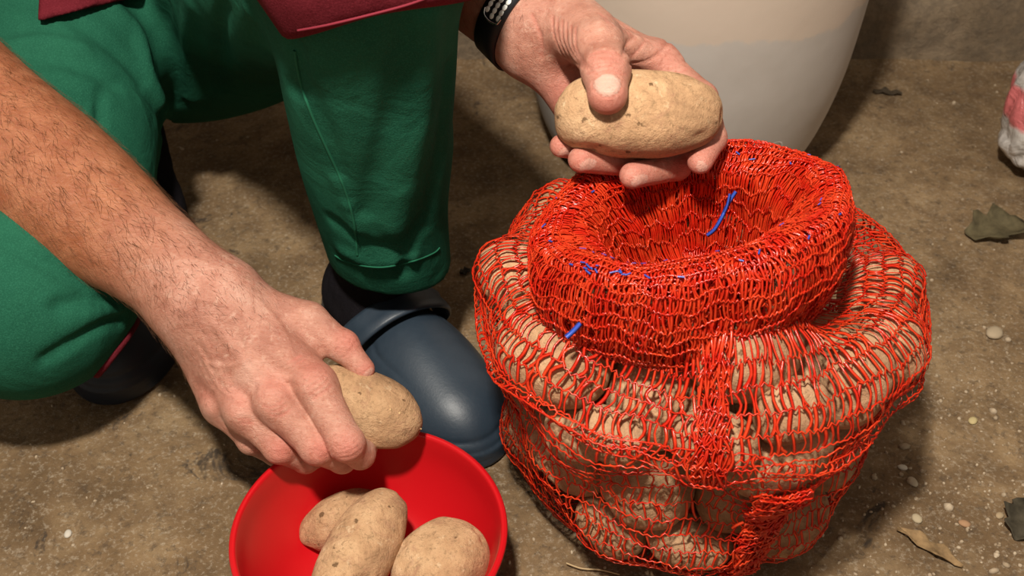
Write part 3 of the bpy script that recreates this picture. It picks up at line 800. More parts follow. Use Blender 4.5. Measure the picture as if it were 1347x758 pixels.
# tendons and veins (raised), creases (sunk) traced over the back of the hand
hr += [([(300, 415), (345, 455), (400, 492)], .9, 3.4), ([(285, 430), (320, 475), (352, 515)], .8, 3.2), ([(270, 450), (295, 500), (312, 528)], .6, 3.0)]
hr += [([(255, 392), (300, 402), (322, 432), (330, 470), (352, 492), (392, 500)], 1.0, 1.7), ([(330, 470), (300, 482), (272, 478)], .8, 1.6), ([(352, 492), (340, 518)], .7, 1.6), ([(262, 460), (285, 505), (300, 520)], .7, 1.5), ([(340, 395), (370, 430), (385, 465)], .6, 1.8)]
for dx, dy in ((0, 0), (4, 7), (8, 13), (-3, -7)): hr.append(([(404 + dx, 512 + dy), (416 + dx, 504 + dy), (428 + dx, 494 + dy)], -.5, .8))
for dx, dy in ((0, 0), (5, 6), (-4, -6)): hr.append(([(350 + dx, 540 + dy), (362 + dx, 542 + dy), (376 + dx, 534 + dy)], -.45, .8))
for dx, dy in ((0, 0), (4, 5)): hr.append(([(314 + dx, 552 + dy), (328 + dx, 552 + dy)], -.4, .8))
for dx, dy in ((0, 0), (3, 6), (-4, -5), (6, 11)): hr.append(([(442 + dx, 592 + dy), (456 + dx, 590 + dy), (470 + dx, 580 + dy)], -.5, .75))
for dx, dy in ((0, 0), (4, 5), (-4, -4)): hr.append(([(412 + dx, 598 + dy), (424 + dx, 595 + dy), (434 + dx, 588 + dy)], -.45, .75))
for dx, dy in ((0, 0), (4, 4)): hr.append(([(362 + dx, 596 + dy), (374 + dx, 594 + dy)], -.4, .75))
for dx, dy in ((0, 0), (5, 5), (-5, -4)): hr.append(([(446 + dx, 466 + dy), (456 + dx, 456 + dy), (462 + dx, 446 + dy)], -.4, .8))
for k in range(7): hr.append(([(380 + k * 5, 478 + k * 5), (396 + k * 5, 468 + k * 5)], -.16, .8))
det(hand_R, hr, DET_R)
lo = np.minimum(D(270, 620, .93), EL_R) - .07; hi = np.maximum(D(490, 480, .82), EL_R) + .07
lo = f4([-.52, .50, .06]); hi = f4([-.085, .87, .35])
VR, FRc = mesh_sdf(hand_R, lo, hi, .0013)

tick('left arm and h')
# ---- left arm and hand (right in the picture), palm up, thumb on the potato
W_L = D(690, 38, .845); EL_L = np.array([-.15, .940, .425])
def chain(P, ch, k=.003):
    f = None
    for (p0, r0), (p1, r1) in zip(ch[:-1], ch[1:]):
        e = cone(P, p0, p1, r0, r1); f = e if f is None else smin(f, e, k)
    return f
DET_L = []
def hand_L(P, detail=True):
    arm = smin(cone(P, D(697, 22, .842), EL_L + f4([.0, -.01, .02]), .0255, .042), cone(P, D(690, 52, .852), EL_L + f4([.01, -.02, -.015]), .0225, .040), .02)
    palm = smin(cone(P, D(712, 20, .842), D(850, 82, .858), .0240, .0165), cone(P, D(712, 45, .850), D(835, 112, .868), .0230, .0165), .015)
    palm = smin(palm, cone(P, D(712, 62, .850), D(800, 140, .865), .0210, .0160), .015)
    palm = smin(palm, cone(P, D(716, 74, .842), D(760, 145, .858), .0175, .0160), .012)       # heel of the hand below the thumb
    palm = smin(palm, cone(P, D(735, 30, .828), D(778, 50, .800), .0240, .0190), .016)        # thenar
    d = smin(arm, palm, .024)
    fing = [
        [(D(860, 78, .850), .0135), (D(922, 130, .818), .0122), (D(936, 182, .800), .0105), (D(921, 212, .786), .0090)],
        [(D(850, 100, .868), .0130), (D(915, 165, .862), .0118), (D(890, 218, .815), .0105), (D(832, 231, .786), .0092)],
        [(D(825, 125, .870), .0125), (D(868, 190, .862), .0112), (D(830, 214, .812), .0102), (D(764, 210, .786), .0090)],
        [(D(790, 140, .868), .0110), (D(815, 185, .858), .0100), (D(785, 198, .822), .0090), (D(738, 192, .796), .0080)]]
    out = None
    for ch in fing:
        g_ = smin(d, chain(P, ch), .011); out = g_ if out is None else smin(out, g_, .0014)
    # web between thumb and index
    out = smin(out, cone(P, D(800, 55, .815), D(868, 78, .838), .0125, .0110), .014)
    th_ = chain(P, [(D(752, 28, .822), .0200), (D(786, 62, .775), .0175), (D(797, 92, .757), .0150), (D(799, 124, .7465), .0134)], .006)
    th_ = smin(th_, ell(P, D(797, 90, .755), (.0158, .0150, .0150)), .004)
    out = smin(out, th_, .010)
    if detail:
        out = surf_detail(P, out, DET_L)
        # thumb nail: a shallow raised plate with a groove round it
        q = (P - f4(TN_C)) @ f4(TN_R); e = (q[:, 0] / .0088) ** 2 + (q[:, 1] / .0066) ** 2
        m = (np.abs(q[:, 2]) < .008)
        out = out + m * (.0007 * np.exp(-((e - 1.12) / .20) ** 2) - .0003 * (e < 1))
    return out
TN_C = ray_hit(lambda Q: hand_L(Q, False), 799, 112)[0]
TN_R = np.stack([RT, norm(UP * .9 - FWD * .35), norm(np.cross(RT, UP * .9 - FWD * .35))], 1)
hl = []
for k in range(6): hl.append(([(727 + k * 6, 22 + k * 3), (728 + k * 6, 45 + k * 4), (738 + k * 6.5, 70 + k * 3), (752 + k * 5, 86 + k)], -.75, 1.0))
for k in range(5): hl.append(([(776, 72 + k * 5 - (k == 4) * 2), (790, 68 + k * 5), (806, 69 + k * 5), (818, 74 + k * 5)], -.32, .8))
hl += [([(774, 82), (795, 76), (820, 80)], -.6, .9), ([(772, 97), (798, 94), (824, 98)], -.35, .8)]
hl += [([(820, 72), (826, 56), (836, 48)], -1.0, 1.4), ([(828, 84), (852, 80), (872, 66), (880, 52)], -.9, 1.1), ([(872, 66), (895, 72)], -.6, 1.0), ([(850, 52), (840, 66), (832, 74)], -.5, 1.0), ([(884, 88), (898, 80), (912, 86)], -.5, .9), ([(893, 95), (905, 90)], -.5, .9)]
hl += [([(800, 20), (835, 42), (862, 60)], -.3, 1.2), ([(700, 20), (712, 50), (712, 75)], -.5, 1.5)]
for k in range(6): hl.append(([(790 + k * 7, 18 + k * 4), (800 + k * 7, 30 + k * 4)], -.2, .9))
det(hand_L, hl, DET_L)
VL, FLc = mesh_sdf(hand_L, f4([-.13, .60, .245]), f4([.185, .96, .49]), .00125)

tick('torso, neck')
# ---- torso, neck, head and upper arms (above the picture), coarser
SH_R = np.array([-.53, 1.02, .56]); SH_L = np.array([-.19, 1.13, .64]); NK = np.array([-.37, 1.06, .68]); HD = np.array([-.34, .98, .84])
HF = frame(np.array([.30, -.72, -.52]), (0, 0, 1))   # head axes: forward, left, up
def body_f(P):
    d = cone(P, (-.36, 1.10, .26), (-.37, 1.09, .50), .125, .135)
    d = smin(d, cone(P, (-.44, 1.05, .54), (-.28, 1.10, .57), .105, .105), .06)
    d = smin(d, cone(P, SH_R, EL_R, .055, .043), .03); d = smin(d, cone(P, SH_L, EL_L, .055, .040), .03)
    d = smin(d, cone(P, EL_R, EL_R * .70 + W_R * .30, .0455, .045), .02); d = smin(d, cone(P, EL_L, EL_L * .70 + W_L * .30, .041, .039), .02)
    d = smin(d, cone(P, NK, HD - HF[:, 2] * .05, .058, .052), .03)
    h = lambda x, y, z: HD + HF @ np.array([x, y, z])
    d = smin(d, ell(P, h(-.012, 0, .025), (.100, .078, .095), HF), .02)
    d = smin(d, ell(P, h(.030, 0, -.045), (.066, .055, .070), HF), .03)
    d = smin(d, cone(P, h(.078, 0, .015), h(.108, 0, -.028), .007, .013), .010)     # nose
    for s in (-1, 1):
        d = smin(d, ell(P, h(-.005, s * .078, -.008), (.018, .008, .032), HF), .005)   # ears
        d = smax(d, -ell(P, h(.098, s * .032, .010), (.016, .017, .012), HF), .010)    # eye sockets
        d = smin(d, ell(P, h(.078, s * .032, .008), (.013, .013, .012), HF), .003)     # eyeballs
        d = smin(d, cone(P, h(.088, s * .014, .030), h(.080, s * .050, .030), .006, .006), .008)
    d = smin(d, cone(P, h(.088, -.022, -.056), h(.088, .022, -.056), .007, .007), .005)
    d = smax(d, -cone(P, h(.098, -.022, -.060), h(.098, .022, -.060), .0025, .0025), .003)
    return d
VB, FB = mesh_sdf(body_f, f4([-.64, .74, .16]), f4([-.09, 1.30, 1.0]), .007)
VA = np.concatenate([VR, VL, VB]); FA = np.concatenate([FRc, FLc + len(VR), FB + len(VR) + len(VL)])
body = mesh_np('body', VA, FA, M_skin); sub(body, person, PO)
# tint attribute: red = flush, green = nail, blue = tanned forearm
Vf = VA.astype(np.float32); T = np.zeros((len(VA), 4), np.float32); T[:, 3] = 1
def flush(c, r, a): T[:, 0] = np.maximum(T[:, 0], a * np.exp(-(((Vf - f4(c)) ** 2).sum(1)) / r ** 2))
for k_ in K: flush(K[k_] + f4([0, 0, .012]), .013, .55)
for p_ in (D(458, 590, .818), D(424, 594, .826), D(372, 594, .84), D(462, 448, .862), D(488, 492, .862)): flush(p_, .013, .75)
for p_ in (D(921, 212, .786), D(832, 231, .78), D(764, 210, .78), D(738, 192, .79), D(799, 138, .742), D(740, 120, .84), D(945, 150, .81), D(870, 80, .84)): flush(p_, .022, .6)
for DT, sl in ((DET_R, slice(0, len(VR))), (DET_L, slice(len(VR), len(VR) + len(VL)))):      # reddened skin creases
    for pts, amp, wd in DT:
        if amp < 0:
            m = np.where(near_box(Vf[sl], pts, .004))[0] + sl.start
            if len(m): T[m, 0] = np.maximum(T[m, 0], .55 * np.exp(-(poly_dist(Vf[m], pts) / .0013) ** 2))
q = (Vf - f4(TN_C)) @ f4(TN_R); e = (q[:, 0] / .0088) ** 2 + (q[:, 1] / .0066) ** 2
T[:, 1] = np.where((np.abs(q[:, 2]) < .006) & (e < 1.02), .8, 0)
def nail(px, py, rx, ry, ang, f, amt=.6):
    c = ray_hit(lambda Q: f(Q, False), px, py)[0]; a = math.radians(ang)
    x = RT * math.cos(a) - UP * math.sin(a); y = RT * math.sin(a) + UP * math.cos(a); q = Vf - f4(c); e = ((q @ f4(x)) / rx) ** 2 + ((q @ f4(y)) / ry) ** 2
    T[:, 1] = np.maximum(T[:, 1], np.where((e < 1) & (np.abs(q @ f4(FWD)) < .009), amt, 0))
nail(924, 221, .0055, .0035, 60, hand_L); nail(842, 237, .0065, .0035, 155, hand_L); nail(773, 217, .0065, .0035, 155, hand_L); nail(743, 201, .0055, .0032, 150, hand_L)
nail(484, 492, .0022, .0055, 35, hand_R, .5); nail(487, 584, .0035, .0050, 20, hand_R, .6)
ax_ = norm(EL_R - W_R); s_ = (Vf - f4(W_R)) @ f4(ax_); isR = np.zeros(len(VA), bool); isR[:len(VR)] = True
T[:, 2] = np.where(isR, np.clip((s_ - .0) / .09, 0, 1), 0); s2 = (Vf - f4(W_L)) @ f4(norm(EL_L - W_L)); isL = np.zeros(len(VA), bool); isL[len(VR):len(VR) + len(VL)] = True
T[:, 2] = np.where(isL, np.clip((s2 - .005) / .04, 0, .9), T[:, 2]); T[len(VR) + len(VL):, 2] = .8
att = body.data.color_attributes.new('tint', 'FLOAT_COLOR', 'POINT'); att.data.foreach_set('color', T.ravel())

tick('arm hair')
# ---- arm hair
r = np.random.default_rng(9); st = Strands()
def hairs(V, F, W, E, smin_, smax_, count, f, L0, bias):
    a = norm(E - W); s = (V - W) @ a; cand = np.where((s > smin_) & (s < smax_))[0]; pr = np.clip((s[cand] - smin_) / .05, .15, 1); pr /= pr.sum()
    id_ = r.choice(cand, count, p=pr); p = V[id_].astype(np.float32); e = .0012
    n = np.stack([f(p + f4([e if k == j else 0 for j in range(3)])) - f(p - f4([e if k == j else 0 for j in range(3)])) for k in range(3)], 1); n = norm(n)
    dr = -a + bias + r.normal(0, .35, (count, 3)); dr = norm(dr - n * (dr * n).sum(1, keepdims=True)); L = r.uniform(.5, 1.1, (count, 1)) * L0
    sdv = norm(np.cross(dr, n)); cv = r.normal(0, .25, (count, 1)); t_ = np.linspace(0, 1, 4)
    pts = np.stack([p + dr * L * t + n * L * (.42 * t - .22 * t * t) + sdv * cv * L * t * t for t in t_], 1)
    sd = np.repeat(sdv[:, None], 4, 1) * np.array([1, .8, .55, .15])[None, :, None]; nn = np.repeat(n[:, None], 4, 1)
    st.add(pts, sd, nn, .00010, .00006)
hairs(VR, FRc, W_R, EL_R, .0, .30, 5200, lambda Q: hand_R(Q, False), .013, np.array([.0, -.25, -.25]))
hairs(VR, FRc, W_R, EL_R, -.06, .03, 900, lambda Q: hand_R(Q, False), .007, np.array([-.2, -.2, -.2]))
hairs(VL, FLc, W_L, EL_L, -.02, .10, 500, lambda Q: hand_L(Q, False), .008, np.array([.0, 0, -.3]))
o = st.build('arm_hair', M_hair); sub(o, person, PO); o['kind'] = 'stuff'; o['label'] = 'short brown hair on forearms'

tick('trousers')
# ---- trousers
KL = np.array([-.098, .700, .455]); HL = np.array([-.265, 1.06, .26]); KR = np.array([-.398, .712, .147]); HR = np.array([-.43, 1.07, .27])
HEM = np.array([-.114, .800, .100]); SR = np.array([-.412, .965, .150])
tf1, tf2, tf3 = Fld(71, 10, 26.), Fld(72, 12, 55.), Fld(73, 8, 14.)
def leg_shape(P, e=0.0):
    """trouser volume, left leg's lower end open"""
    sh = cone(P, KL, HEM + (HEM - KL) * .18, .068 + e, .0440 + e)
    fl = cone(P, KL * .45 + HEM * .55 + f4([.014, -.006, 0]), HEM + (HEM - KL) * .14 + f4([.028, -.012, 0]), .038 + e, .034 + e)
    sh = smin(sh, fl, .02)
    thl = cone(P, KL + f4([0, .02, .005]), HL, .072 + e, .108 + e)
    pel = ell(P, (-.345, 1.10, .225), (.175 + e, .125 + e, .135 + e))
    thr = cone(P, HR, KR, .105 + e, .086 + e)
    shr = cone(P, KR + f4([.005, .03, .0]), SR, .080 + e, .066 + e)
    L = smin(sh, thl, .03); d = smin(L, pel, .05); R_ = smin(thr, shr, .010); d = smin(d, R_, .022)
    return d
def crease_list():
    L = []
    T_ = lambda Q: leg_shape(Q)
    def c(pts, amp, wd):
        a = np.array(smooth_path(pts, len(pts) * 4)); L.append((ray_hit(T_, a[:, 0], a[:, 1], .6, 1.6).astype(np.float32), amp * .0015, wd * .001))
    # folds of the crotch and thigh
    c([(95, 20), (130, 45), (165, 75), (190, 105)], -5, 7); c([(150, 8), (185, 45), (200, 95), (214, 130)], 5, 9); c([(215, 0), (214, 60), (225, 120), (214, 165)], -6, 7)
    c([(250, 0), (246, 60), (252, 130)], 4, 9); c([(300, 0), (290, 70), (285, 120)], -3.5, 7); c([(330, 10), (318, 80)], 3, 8)
    c([(0, 78), (60, 76), (120, 92), (150, 112)], -4, 7); c([(0, 55), (60, 50), (110, 62)], 3, 8)
    c([(130, 165), (134, 120), (160, 104), (190, 120), (212, 150), (218, 178)], -4.5, 4)
    # knee
    c([(60, 470), (100, 445), (135, 425), (160, 420)], -4, 6); c([(75, 400), (110, 395), (150, 400)], -3.5, 6); c([(90, 425), (130, 410), (155, 405)], 3, 7); c([(0, 320), (60, 350), (110, 380)], -3, 7)
    # shin folds
    c([(530, 20), (520, 120), (500, 200), (480, 280)], -3.5, 8); c([(565, 20), (560, 120), (540, 220), (520, 300)], 4, 10); c([(590, 90), (575, 200), (560, 300)], -3, 7)
    c([(385, 60), (392, 95), (388, 120)], -6, 7); c([(440, 290), (480, 320), (520, 325)], -3, 7); c([(452, 330), (490, 345), (540, 340)], 3, 7); c([(410, 120), (440, 200), (455, 260)], -2.5, 7)
    c([(445, 240), (470, 300)], 3, 7); c([(555, 290), (535, 330), (530, 360)], -4, 6)
    return L
CRE = crease_list()
def trous(P):
    d = leg_shape(P); d = d + .0016 * tf1(P) + .0007 * tf2(P) + .0022 * tf3(P)
    d = surf_detail(P, d, CRE)
    # open, hollow left trouser end: cut by a slightly slanting hem plane
    pn = norm(np.array([.10, -.06, 1.0])); pl = (P - f4(HEM + np.array([0, 0, .026]))) @ f4(pn)
    nearL = cone(P, KL * .3 + HEM * .7, HEM + (HEM - KL) * .2, .09, .09)
    cut = smax(pl.astype(F32), nearL, .001); d = smax(d, -(cut * 1.0), .002)
    inner = cone(P, KL * .25 + HEM * .75, HEM + (HEM - KL) * .3, .036, .044)
    d = smax(d, -inner, .003)
    # right trouser end open as well
    d = smax(d, -cone(P, SR + f4([0.006, .03, -.005]), SR + f4([.02, .12, -.01]), .045, .055), .004)
    return smax(d, -(P[:, 2] - .012), .004)
VT, FT = mesh_sdf(trous, f4([-.60, .58, .0]), f4([.0, 1.26, .56]), .0034, 1.7)
trouser = mesh_np('trousers', VT, FT, M_green); sub(trouser, person, PO)
hem = []
def seam_line(name, pts, off, rad, mat, parent, f=trous, dash=False):
    a = np.array(smooth_path(pts, len(pts) * 9)); h = ray_hit(f, a[:, 0], a[:, 1], .6, 1.6)
    e = .003; n = norm(np.stack([f((h + np.eye(3)[k] * e).astype(np.float32)) - f((h - np.eye(3)[k] * e).astype(np.float32)) for k in range(3)], 1))
    p = h + n * off
    if dash:
        VV, FF, k = [], [], 0
        for i in range(0, len(p) - 2, 2):
            V, F = tube_np(p[i:i + 2], rad, 5); VV.append(V); FF.append(F + k); k += len(V)
        V, F = np.concatenate(VV), np.concatenate(FF)
    else: V, F = tube_np(p, rad, 8)
    o = mesh_np(name, V, F, mat); o.parent = parent; return o
for nm, pts in (('side_seam', [(388, 66), (392, 92), (400, 122), (412, 155), (430, 195), (446, 230), (458, 262), (467, 300), (470, 335)]), ('hem_stitching', [(441, 336), (455, 344), (480, 350), (508, 351), (545, 343), (570, 333), (578, 326)])):
    o = seam_line(nm, pts, .0002, .0011 if nm != 'hem_stitching' else .0007, M_thread, trouser)
# burgundy piping glimpsed under the right knee
o = seam_line('side_stripe', [(186, 408), (178, 425), (165, 445), (152, 462), (138, 480), (128, 492)], -.0005, .0042, M_red, trouser)

tick('shirt:')
# ---- shirt: torso, sleeves and the tail lying over the left thigh
sf = Fld(81, 10, 24.)
HC = D(372, 62, .9)
def shirt(P):
    d = cone(P, (-.355, 1.12, .27), (-.37, 1.09, .50), .150, .152)
    d = smin(d, cone(P, (-.44, 1.05, .54), (-.28, 1.10, .57), .120, .120), .06)
    d = smin(d, cone(P, SH_R, SH_R * .35 + EL_R * .65, .072, .066), .03); d = smin(d, cone(P, SH_L, SH_L * .35 + EL_L * .65, .072, .062), .03)
    d = smax(d, -cone(P, NK + f4([0, -.01, .02]), NK + f4([0, -.03, .15]), .062, .08), .01)
    # tail over the thigh: a thin layer following the trousers, cut by the hem planes
    t_ = leg_shape(P) - .0085
    a_ = D(385, 50, .86); b_ = D(600, 3, .78)
    nrm = norm(np.cross(b_ - a_, a_ - CAM)); nrm = nrm if nrm @ UP < 0 else -nrm     # points below the hem
    pl = (P - f4(a_)) @ f4(nrm)
    c_ = D(336, 0, .9); e_ = D(378, 60, .9); n2 = norm(np.cross(e_ - c_, c_ - CAM)); n2 = n2 if n2 @ RT < 0 else -n2
    pl2 = (P - f4(c_)) @ f4(n2)
    tail = smax(smax(t_, pl + .0015 * np.sin(P[:, 0] * 60), .003), pl2, .004)
    tail = smax(tail, P[:, 1] - .92, .004)
    d = np.minimum(d, tail)
    # a shallow shadowed tail on the right thigh
    t2 = leg_shape(P) - .010
    q0 = D(50, 30, 1.0); q1 = D(165, -2, 1.05); n3 = norm(np.cross(q1 - q0, q0 - CAM)); n3 = n3 if n3 @ UP < 0 else -n3
    q2 = D(50, 0, 1.0); q3 = D(48, 30, 1.0); n4 = norm(np.cross(q3 - q2, q2 - CAM)); n4 = n4 if n4 @ RT < 0 else -n4
    t2 = smax(smax(t2, (P - f4(q0)) @ f4(n3), .003), (P - f4(q2)) @ f4(n4), .003); t2 = smax(t2, P[:, 2] - .42, .003); t2 = smax(t2, P[:, 0] + .33, .003)
    d = np.minimum(d, t2)
    return d + .0014 * sf(P)
VS, FS = mesh_sdf(shirt, f4([-.72, .60, .14]), f4([.0, 1.36, .84]), .0042, 1.6)
sh = mesh_np('shirt', VS, FS, M_red); sub(sh, person, PO)
o = seam_line('hem_stitching', [(392, 40), (430, 33), (480, 21), (530, 8), (560, -2)], .0001, .0008, M_rthread, sh, shirt)
# hair of the head: a close cap
hc = HD + HF @ np.array([-.022, 0, .035]); hf = Fld(91, 12, 160.)
VH, FH = mesh_sdf(lambda Q: smax(ell(Q, hc, (.104, .086, .096), HF) + .0015 * hf(Q), ell(Q, HD + HF @ np.array([.085, 0, -.06]), (.085, .10, .12), HF) * -1, .01), hc - .13, hc + .13, .0045)
o = mesh_np('hair', VH, FH, M_hair); sub(o, person, PO); o['label'] = 'short brown hair'

tick('socks')
# ---- socks and clogs
def build_clog(heel, dirv, scale, side, mat, pitch=0.0, lab='', lift=0.0):
    x = np.array([dirv[0], dirv[1], 0.]); x /= np.linalg.norm(x); y = np.array([-x[1], x[0], 0.]); z = np.array([0, 0, 1.])
    if pitch:
        c_, s_ = math.cos(pitch), math.sin(pitch); x2 = x * c_ - z * s_; z2 = z * c_ + x * s_; x, z = x2, z2
    R = np.stack([x, y, z], 1); H0 = np.array([heel[0], heel[1], lift])
    L = lambda P: ((P - f4(H0)) @ f4(R)) / scale
    def outline(q, g):
        a = ell(q * f4([1, 1, 0]), (.195, .003 * side, 0), (.083 + g, .056 + g, 1)); b_ = ell(q * f4([1, 1, 0]), (.055, 0, 0), (.055 + g, .041 + g, 1))
        c_ = cone(q * f4([1, 1, 0]), (.055, 0, 0), (.19, 0, 0), .036 + g, .044 + g)
        return smin(smin(a, b_, .02), c_, .02)
    def upper(P):
        q = L(P).astype(np.float32)
        d = ell(q, (.190, .002 * side, .020), (.084, .054, .050)); d = smin(d, ell(q, (.140, 0, .026), (.070, .047, .056)), .03)
        d = smin(d, ell(q, (.055, 0, .030), (.054, .040, .042)), .03)
        # wedge of the instep rising to the opening
        d = smax(d, -ell(q, (.062, 0, .086), (.074, .033, .062)), .006)
        d = smax(d, -ell(q, (.060, 0, .045), (.050, .030, .030)), .006)
        # ridge line running back along each side and a seam round the toe
        o1 = outline(q, 0); zz = q[:, 2]
        d = d - .0022 * np.exp(-((zz - .024) / .004) ** 2) + .0012 * np.exp(-((zz - .031) / .0018) ** 2)
        for s in (-1, 1):
            pl = np.array([(.118, s * .034, .075), (.150, s * .038, .062), (.185, s * .034, .060), (.215, s * .028, .052)], np.float32); pp_ = poly_dist(q, pl); d = d + .0016 * np.exp(-(pp_ / .0028) ** 2)
        d = smax(d, -zz + .004, .002)
        sole = smax(outline(q, .0015), np.abs(zz - .0105) - .0105, .004)
        for k in range(3): sole = sole + .0007 * np.exp(-((zz - .006 - .005 * k) / .0011) ** 2)
        return smin(d, sole, .003) * scale
    pts = np.array([H0 + R @ np.array(c) * scale for c in [(-.02, -.08, -.02), (.30, .08, .12), (-.02, .08, -.02), (.30, -.08, .12), (.3, .08, -.02), (-.02, .08, .12), (-.02, -.08, .12), (.3, -.08, -.02)]])
    V, F = mesh_sdf(upper, pts.min(0), pts.max(0), .0021, 1.6)
    root = mesh_np('clog', V, F, mat); root['label'] = lab
    # strap swung forward over the instep
    def w(c): return H0 + R @ np.array(c) * scale
    path = smooth_path([(.108, -.051, .038), (.118, -.051, .056), (.128, -.041, .077), (.134, -.016, .0915), (.135, .012, .0915), (.130, .038, .078), (.120, .051, .058), (.108, .051, .038)], 40)
    sect = [(.0145, .0), (.0145, .0022), (.0120, .0040), (.004, .0050), (-.004, .0042), (-.0095, .0062), (-.0140, .0050), (-.0155, .0018), (-.0150, -.0005), (0, -.0010)]
    VV = []
    tg_ = norm(np.gradient(path, axis=0)); xx = np.array([1., 0, 0])
    for p_, t__ in zip(path, tg_):
        fx = norm(xx - t__ * (xx @ t__)); nn = np.cross(t__, fx); nn = nn if nn @ (p_ - np.array([.11, 0, .04])) > 0 else -nn
        for (sx_, sn) in sect: VV.append(w(p_ + fx * sx_ + nn * sn))
    n = len(sect); F = [[i * n + k, i * n + (k + 1) % n, (i + 1) * n + (k + 1) % n, (i + 1) * n + k] for i in range(len(path) - 1) for k in range(n)]
    stp = mesh_np('strap', VV, F, mat); stp.parent = root
    for s in (-1, 1):
        V2 = I2[0] * np.array([.010, .0035, .010]) + np.array([.108, s * .0535, .044]); rv = mesh_np('rivet', np.array([w(v) for v in V2]), I2[1], mat); rv.parent = root
    return root, w, R, H0
cl, wL, RL, H0L = build_clog((-.172, .872), (.575, -.82), .95, 1, M_clog, lab='dark navy clog beside the net bag', lift=-.002)
sub(cl, person, PO)
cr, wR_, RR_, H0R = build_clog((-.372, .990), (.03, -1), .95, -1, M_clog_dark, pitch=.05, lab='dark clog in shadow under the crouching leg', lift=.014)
sub(cr, person, PO)
kn = Fld(95, 8, 200.)
def sock_f(w, top):
    pts = [w((.17, 0, .032)), w((.115, 0, .050)), w((.070, 0, .066)), top]
    def f(P):
        d = chain(P, [(pts[0], .026), (pts[1], .033), (pts[2], .038), (pts[3], .036)], .02)
        d = smin(d, cone(P, w((.045, 0, .045)), w((.075, 0, .070)), .028, .034), .02)
        return d + .0009 * np.sin((P @ f4([.5, -.4, 0])) * 900) * .35 + .0005 * kn(P)
    return f
for nm, w, top, lo_, hi_ in (('sock', wL, HEM + (KL - HEM) * .18, (-.20, .66, .0), (.0, .93, .17)), ('sock', wR_, SR + np.array([.015, .045, 0.0]), (-.46, .75, .0), (-.28, 1.08, .22))):
    f = sock_f(w, top); V, F = mesh_sdf(f, f4(lo_), f4(hi_), .003); o = mesh_np(nm, V, F, M_sock); sub(o, person, PO)

tick('watch strap')
# ---- watch strap on the left wrist
WS = empty('wristwatch'); WS.parent = person
ax_w = norm(EL_L - W_L); cw = W_L + ax_w * .010
fx = lambda Q: hand_L(Q, False)
e1 = norm(np.cross(ax_w, np.array([0, 0, 1.]))); e2 = np.cross(ax_w, e1)
def wrist_rs(C_, Dr):
    lo_ = np.full(len(C_), .005); hi_ = np.full(len(C_), .07)
    for _ in range(18):
        m_ = (lo_ + hi_) / 2; ins = evalf(fx, C_ + Dr * m_[:, None]) < 0; lo_ = np.where(ins, m_, lo_); hi_ = np.where(ins, hi_, m_)
    return hi_
cwc = cw
for _ in range(4):
    A_ = np.linspace(0, 2 * math.pi, 17)[:-1]; Dr = np.cos(A_)[:, None] * e1 + np.sin(A_)[:, None] * e2
    cwc = cwc + (Dr * wrist_rs(np.tile(cwc, (16, 1)), Dr)[:, None]).mean(0) * .9
NA = 96; A_ = np.arange(NA) / NA * 2 * math.pi; Dr = np.cos(A_)[:, None] * e1 + np.sin(A_)[:, None] * e2; SS = np.linspace(-.02, .02, 9)
WT = np.stack([wrist_rs(cwc + ax_w * s_ + Dr * 0, Dr) for s_ in SS], 1)
for _ in range(3): WT = np.maximum(WT, (np.roll(WT, 1, 0) + np.roll(WT, -1, 0)) / 2)       # a strap bridges hollows
def band_pt(a, s, off):
    d = e1 * math.cos(a) + e2 * math.sin(a); u = (a % (2 * math.pi)) / (2 * math.pi) * NA; i0 = int(u) % NA; fu = u - int(u)
    v = min(max((s + .02) / .005, 0), 7.999); j0 = int(v); fv = v - j0
    q = WT[i0] * (1 - fu) + WT[(i0 + 1) % NA] * fu; return cwc + ax_w * s + d * (q[j0] * (1 - fv) + q[j0 + 1] * fv + off)
def band_grid(a0, a1, na, s0, s1, off, th_, name, mat, parent, closed=False):
    A_ = np.linspace(a0, a1, na + (1 if closed else 0))[:na]; Vv = []
    for a in A_:
        for s, o_ in ((s0, off), (s0, off + th_), (s0 * .5 + s1 * .5, off + th_ * 1.15), (s1, off + th_), (s1, off)): Vv.append(band_pt(a, s, o_))
    n = 5; m_ = na if closed else na - 1
    F = [[i * n + k, i * n + (k + 1) % n, ((i + 1) % na) * n + (k + 1) % n, ((i + 1) % na) * n + k] for i in range(m_) for k in range(n)]
    o = mesh_np(name, Vv, F, mat); o.parent = parent; return o
def sub2(o): o.location = (-PO[0], -PO[1], -PO[2])
strap_o = band_grid(0, 2 * math.pi, 72, -.011, .011, .0003, .0022, 'strap', M_strap, WS, True); sub2(strap_o)
strap2 = None
# angle of the band that looks at the camera
def ang_at(px, py):
    best = min((( (proj(band_pt(a, s, .003)[None])[0][0] - px) ** 2 + (proj(band_pt(a, s, .003)[None])[1][0] - py) ** 2 + (0 if ((band_pt(a, s, .003) - cwc) @ (CAM - cwc)) > 0 else 1e6), a, s) for a in np.linspace(0, 2 * math.pi, 120)[:-1] for s in (-.011, -.0055, 0, .0055, .011)), key=lambda q: q[0])
    return best[1], best[2]
aT, _ = ang_at(672, 2); aB, _ = ang_at(690, 52)
da = (aB - aT + math.pi) % (2 * math.pi) - math.pi
VV, FF, k = [], [], 0
for i in range(5):
    for j in (-1, 0, 1):
        a = aT + da * (i * .235 - .15 + (.10 if j == 0 else 0)); s = j * .0060
        c = band_pt(a, s, .0028); d_ = e1 * math.cos(a) + e2 * math.sin(a); t1 = np.cross(ax_w, d_)
        V2 = np.array([c + ax_w * v[0] * .0019 + t1 * v[1] * .0026 + d_ * v[2] * .0007 for v in I2[0]]); VV.append(V2); FF.append(I2[1] + k); k += len(V2)
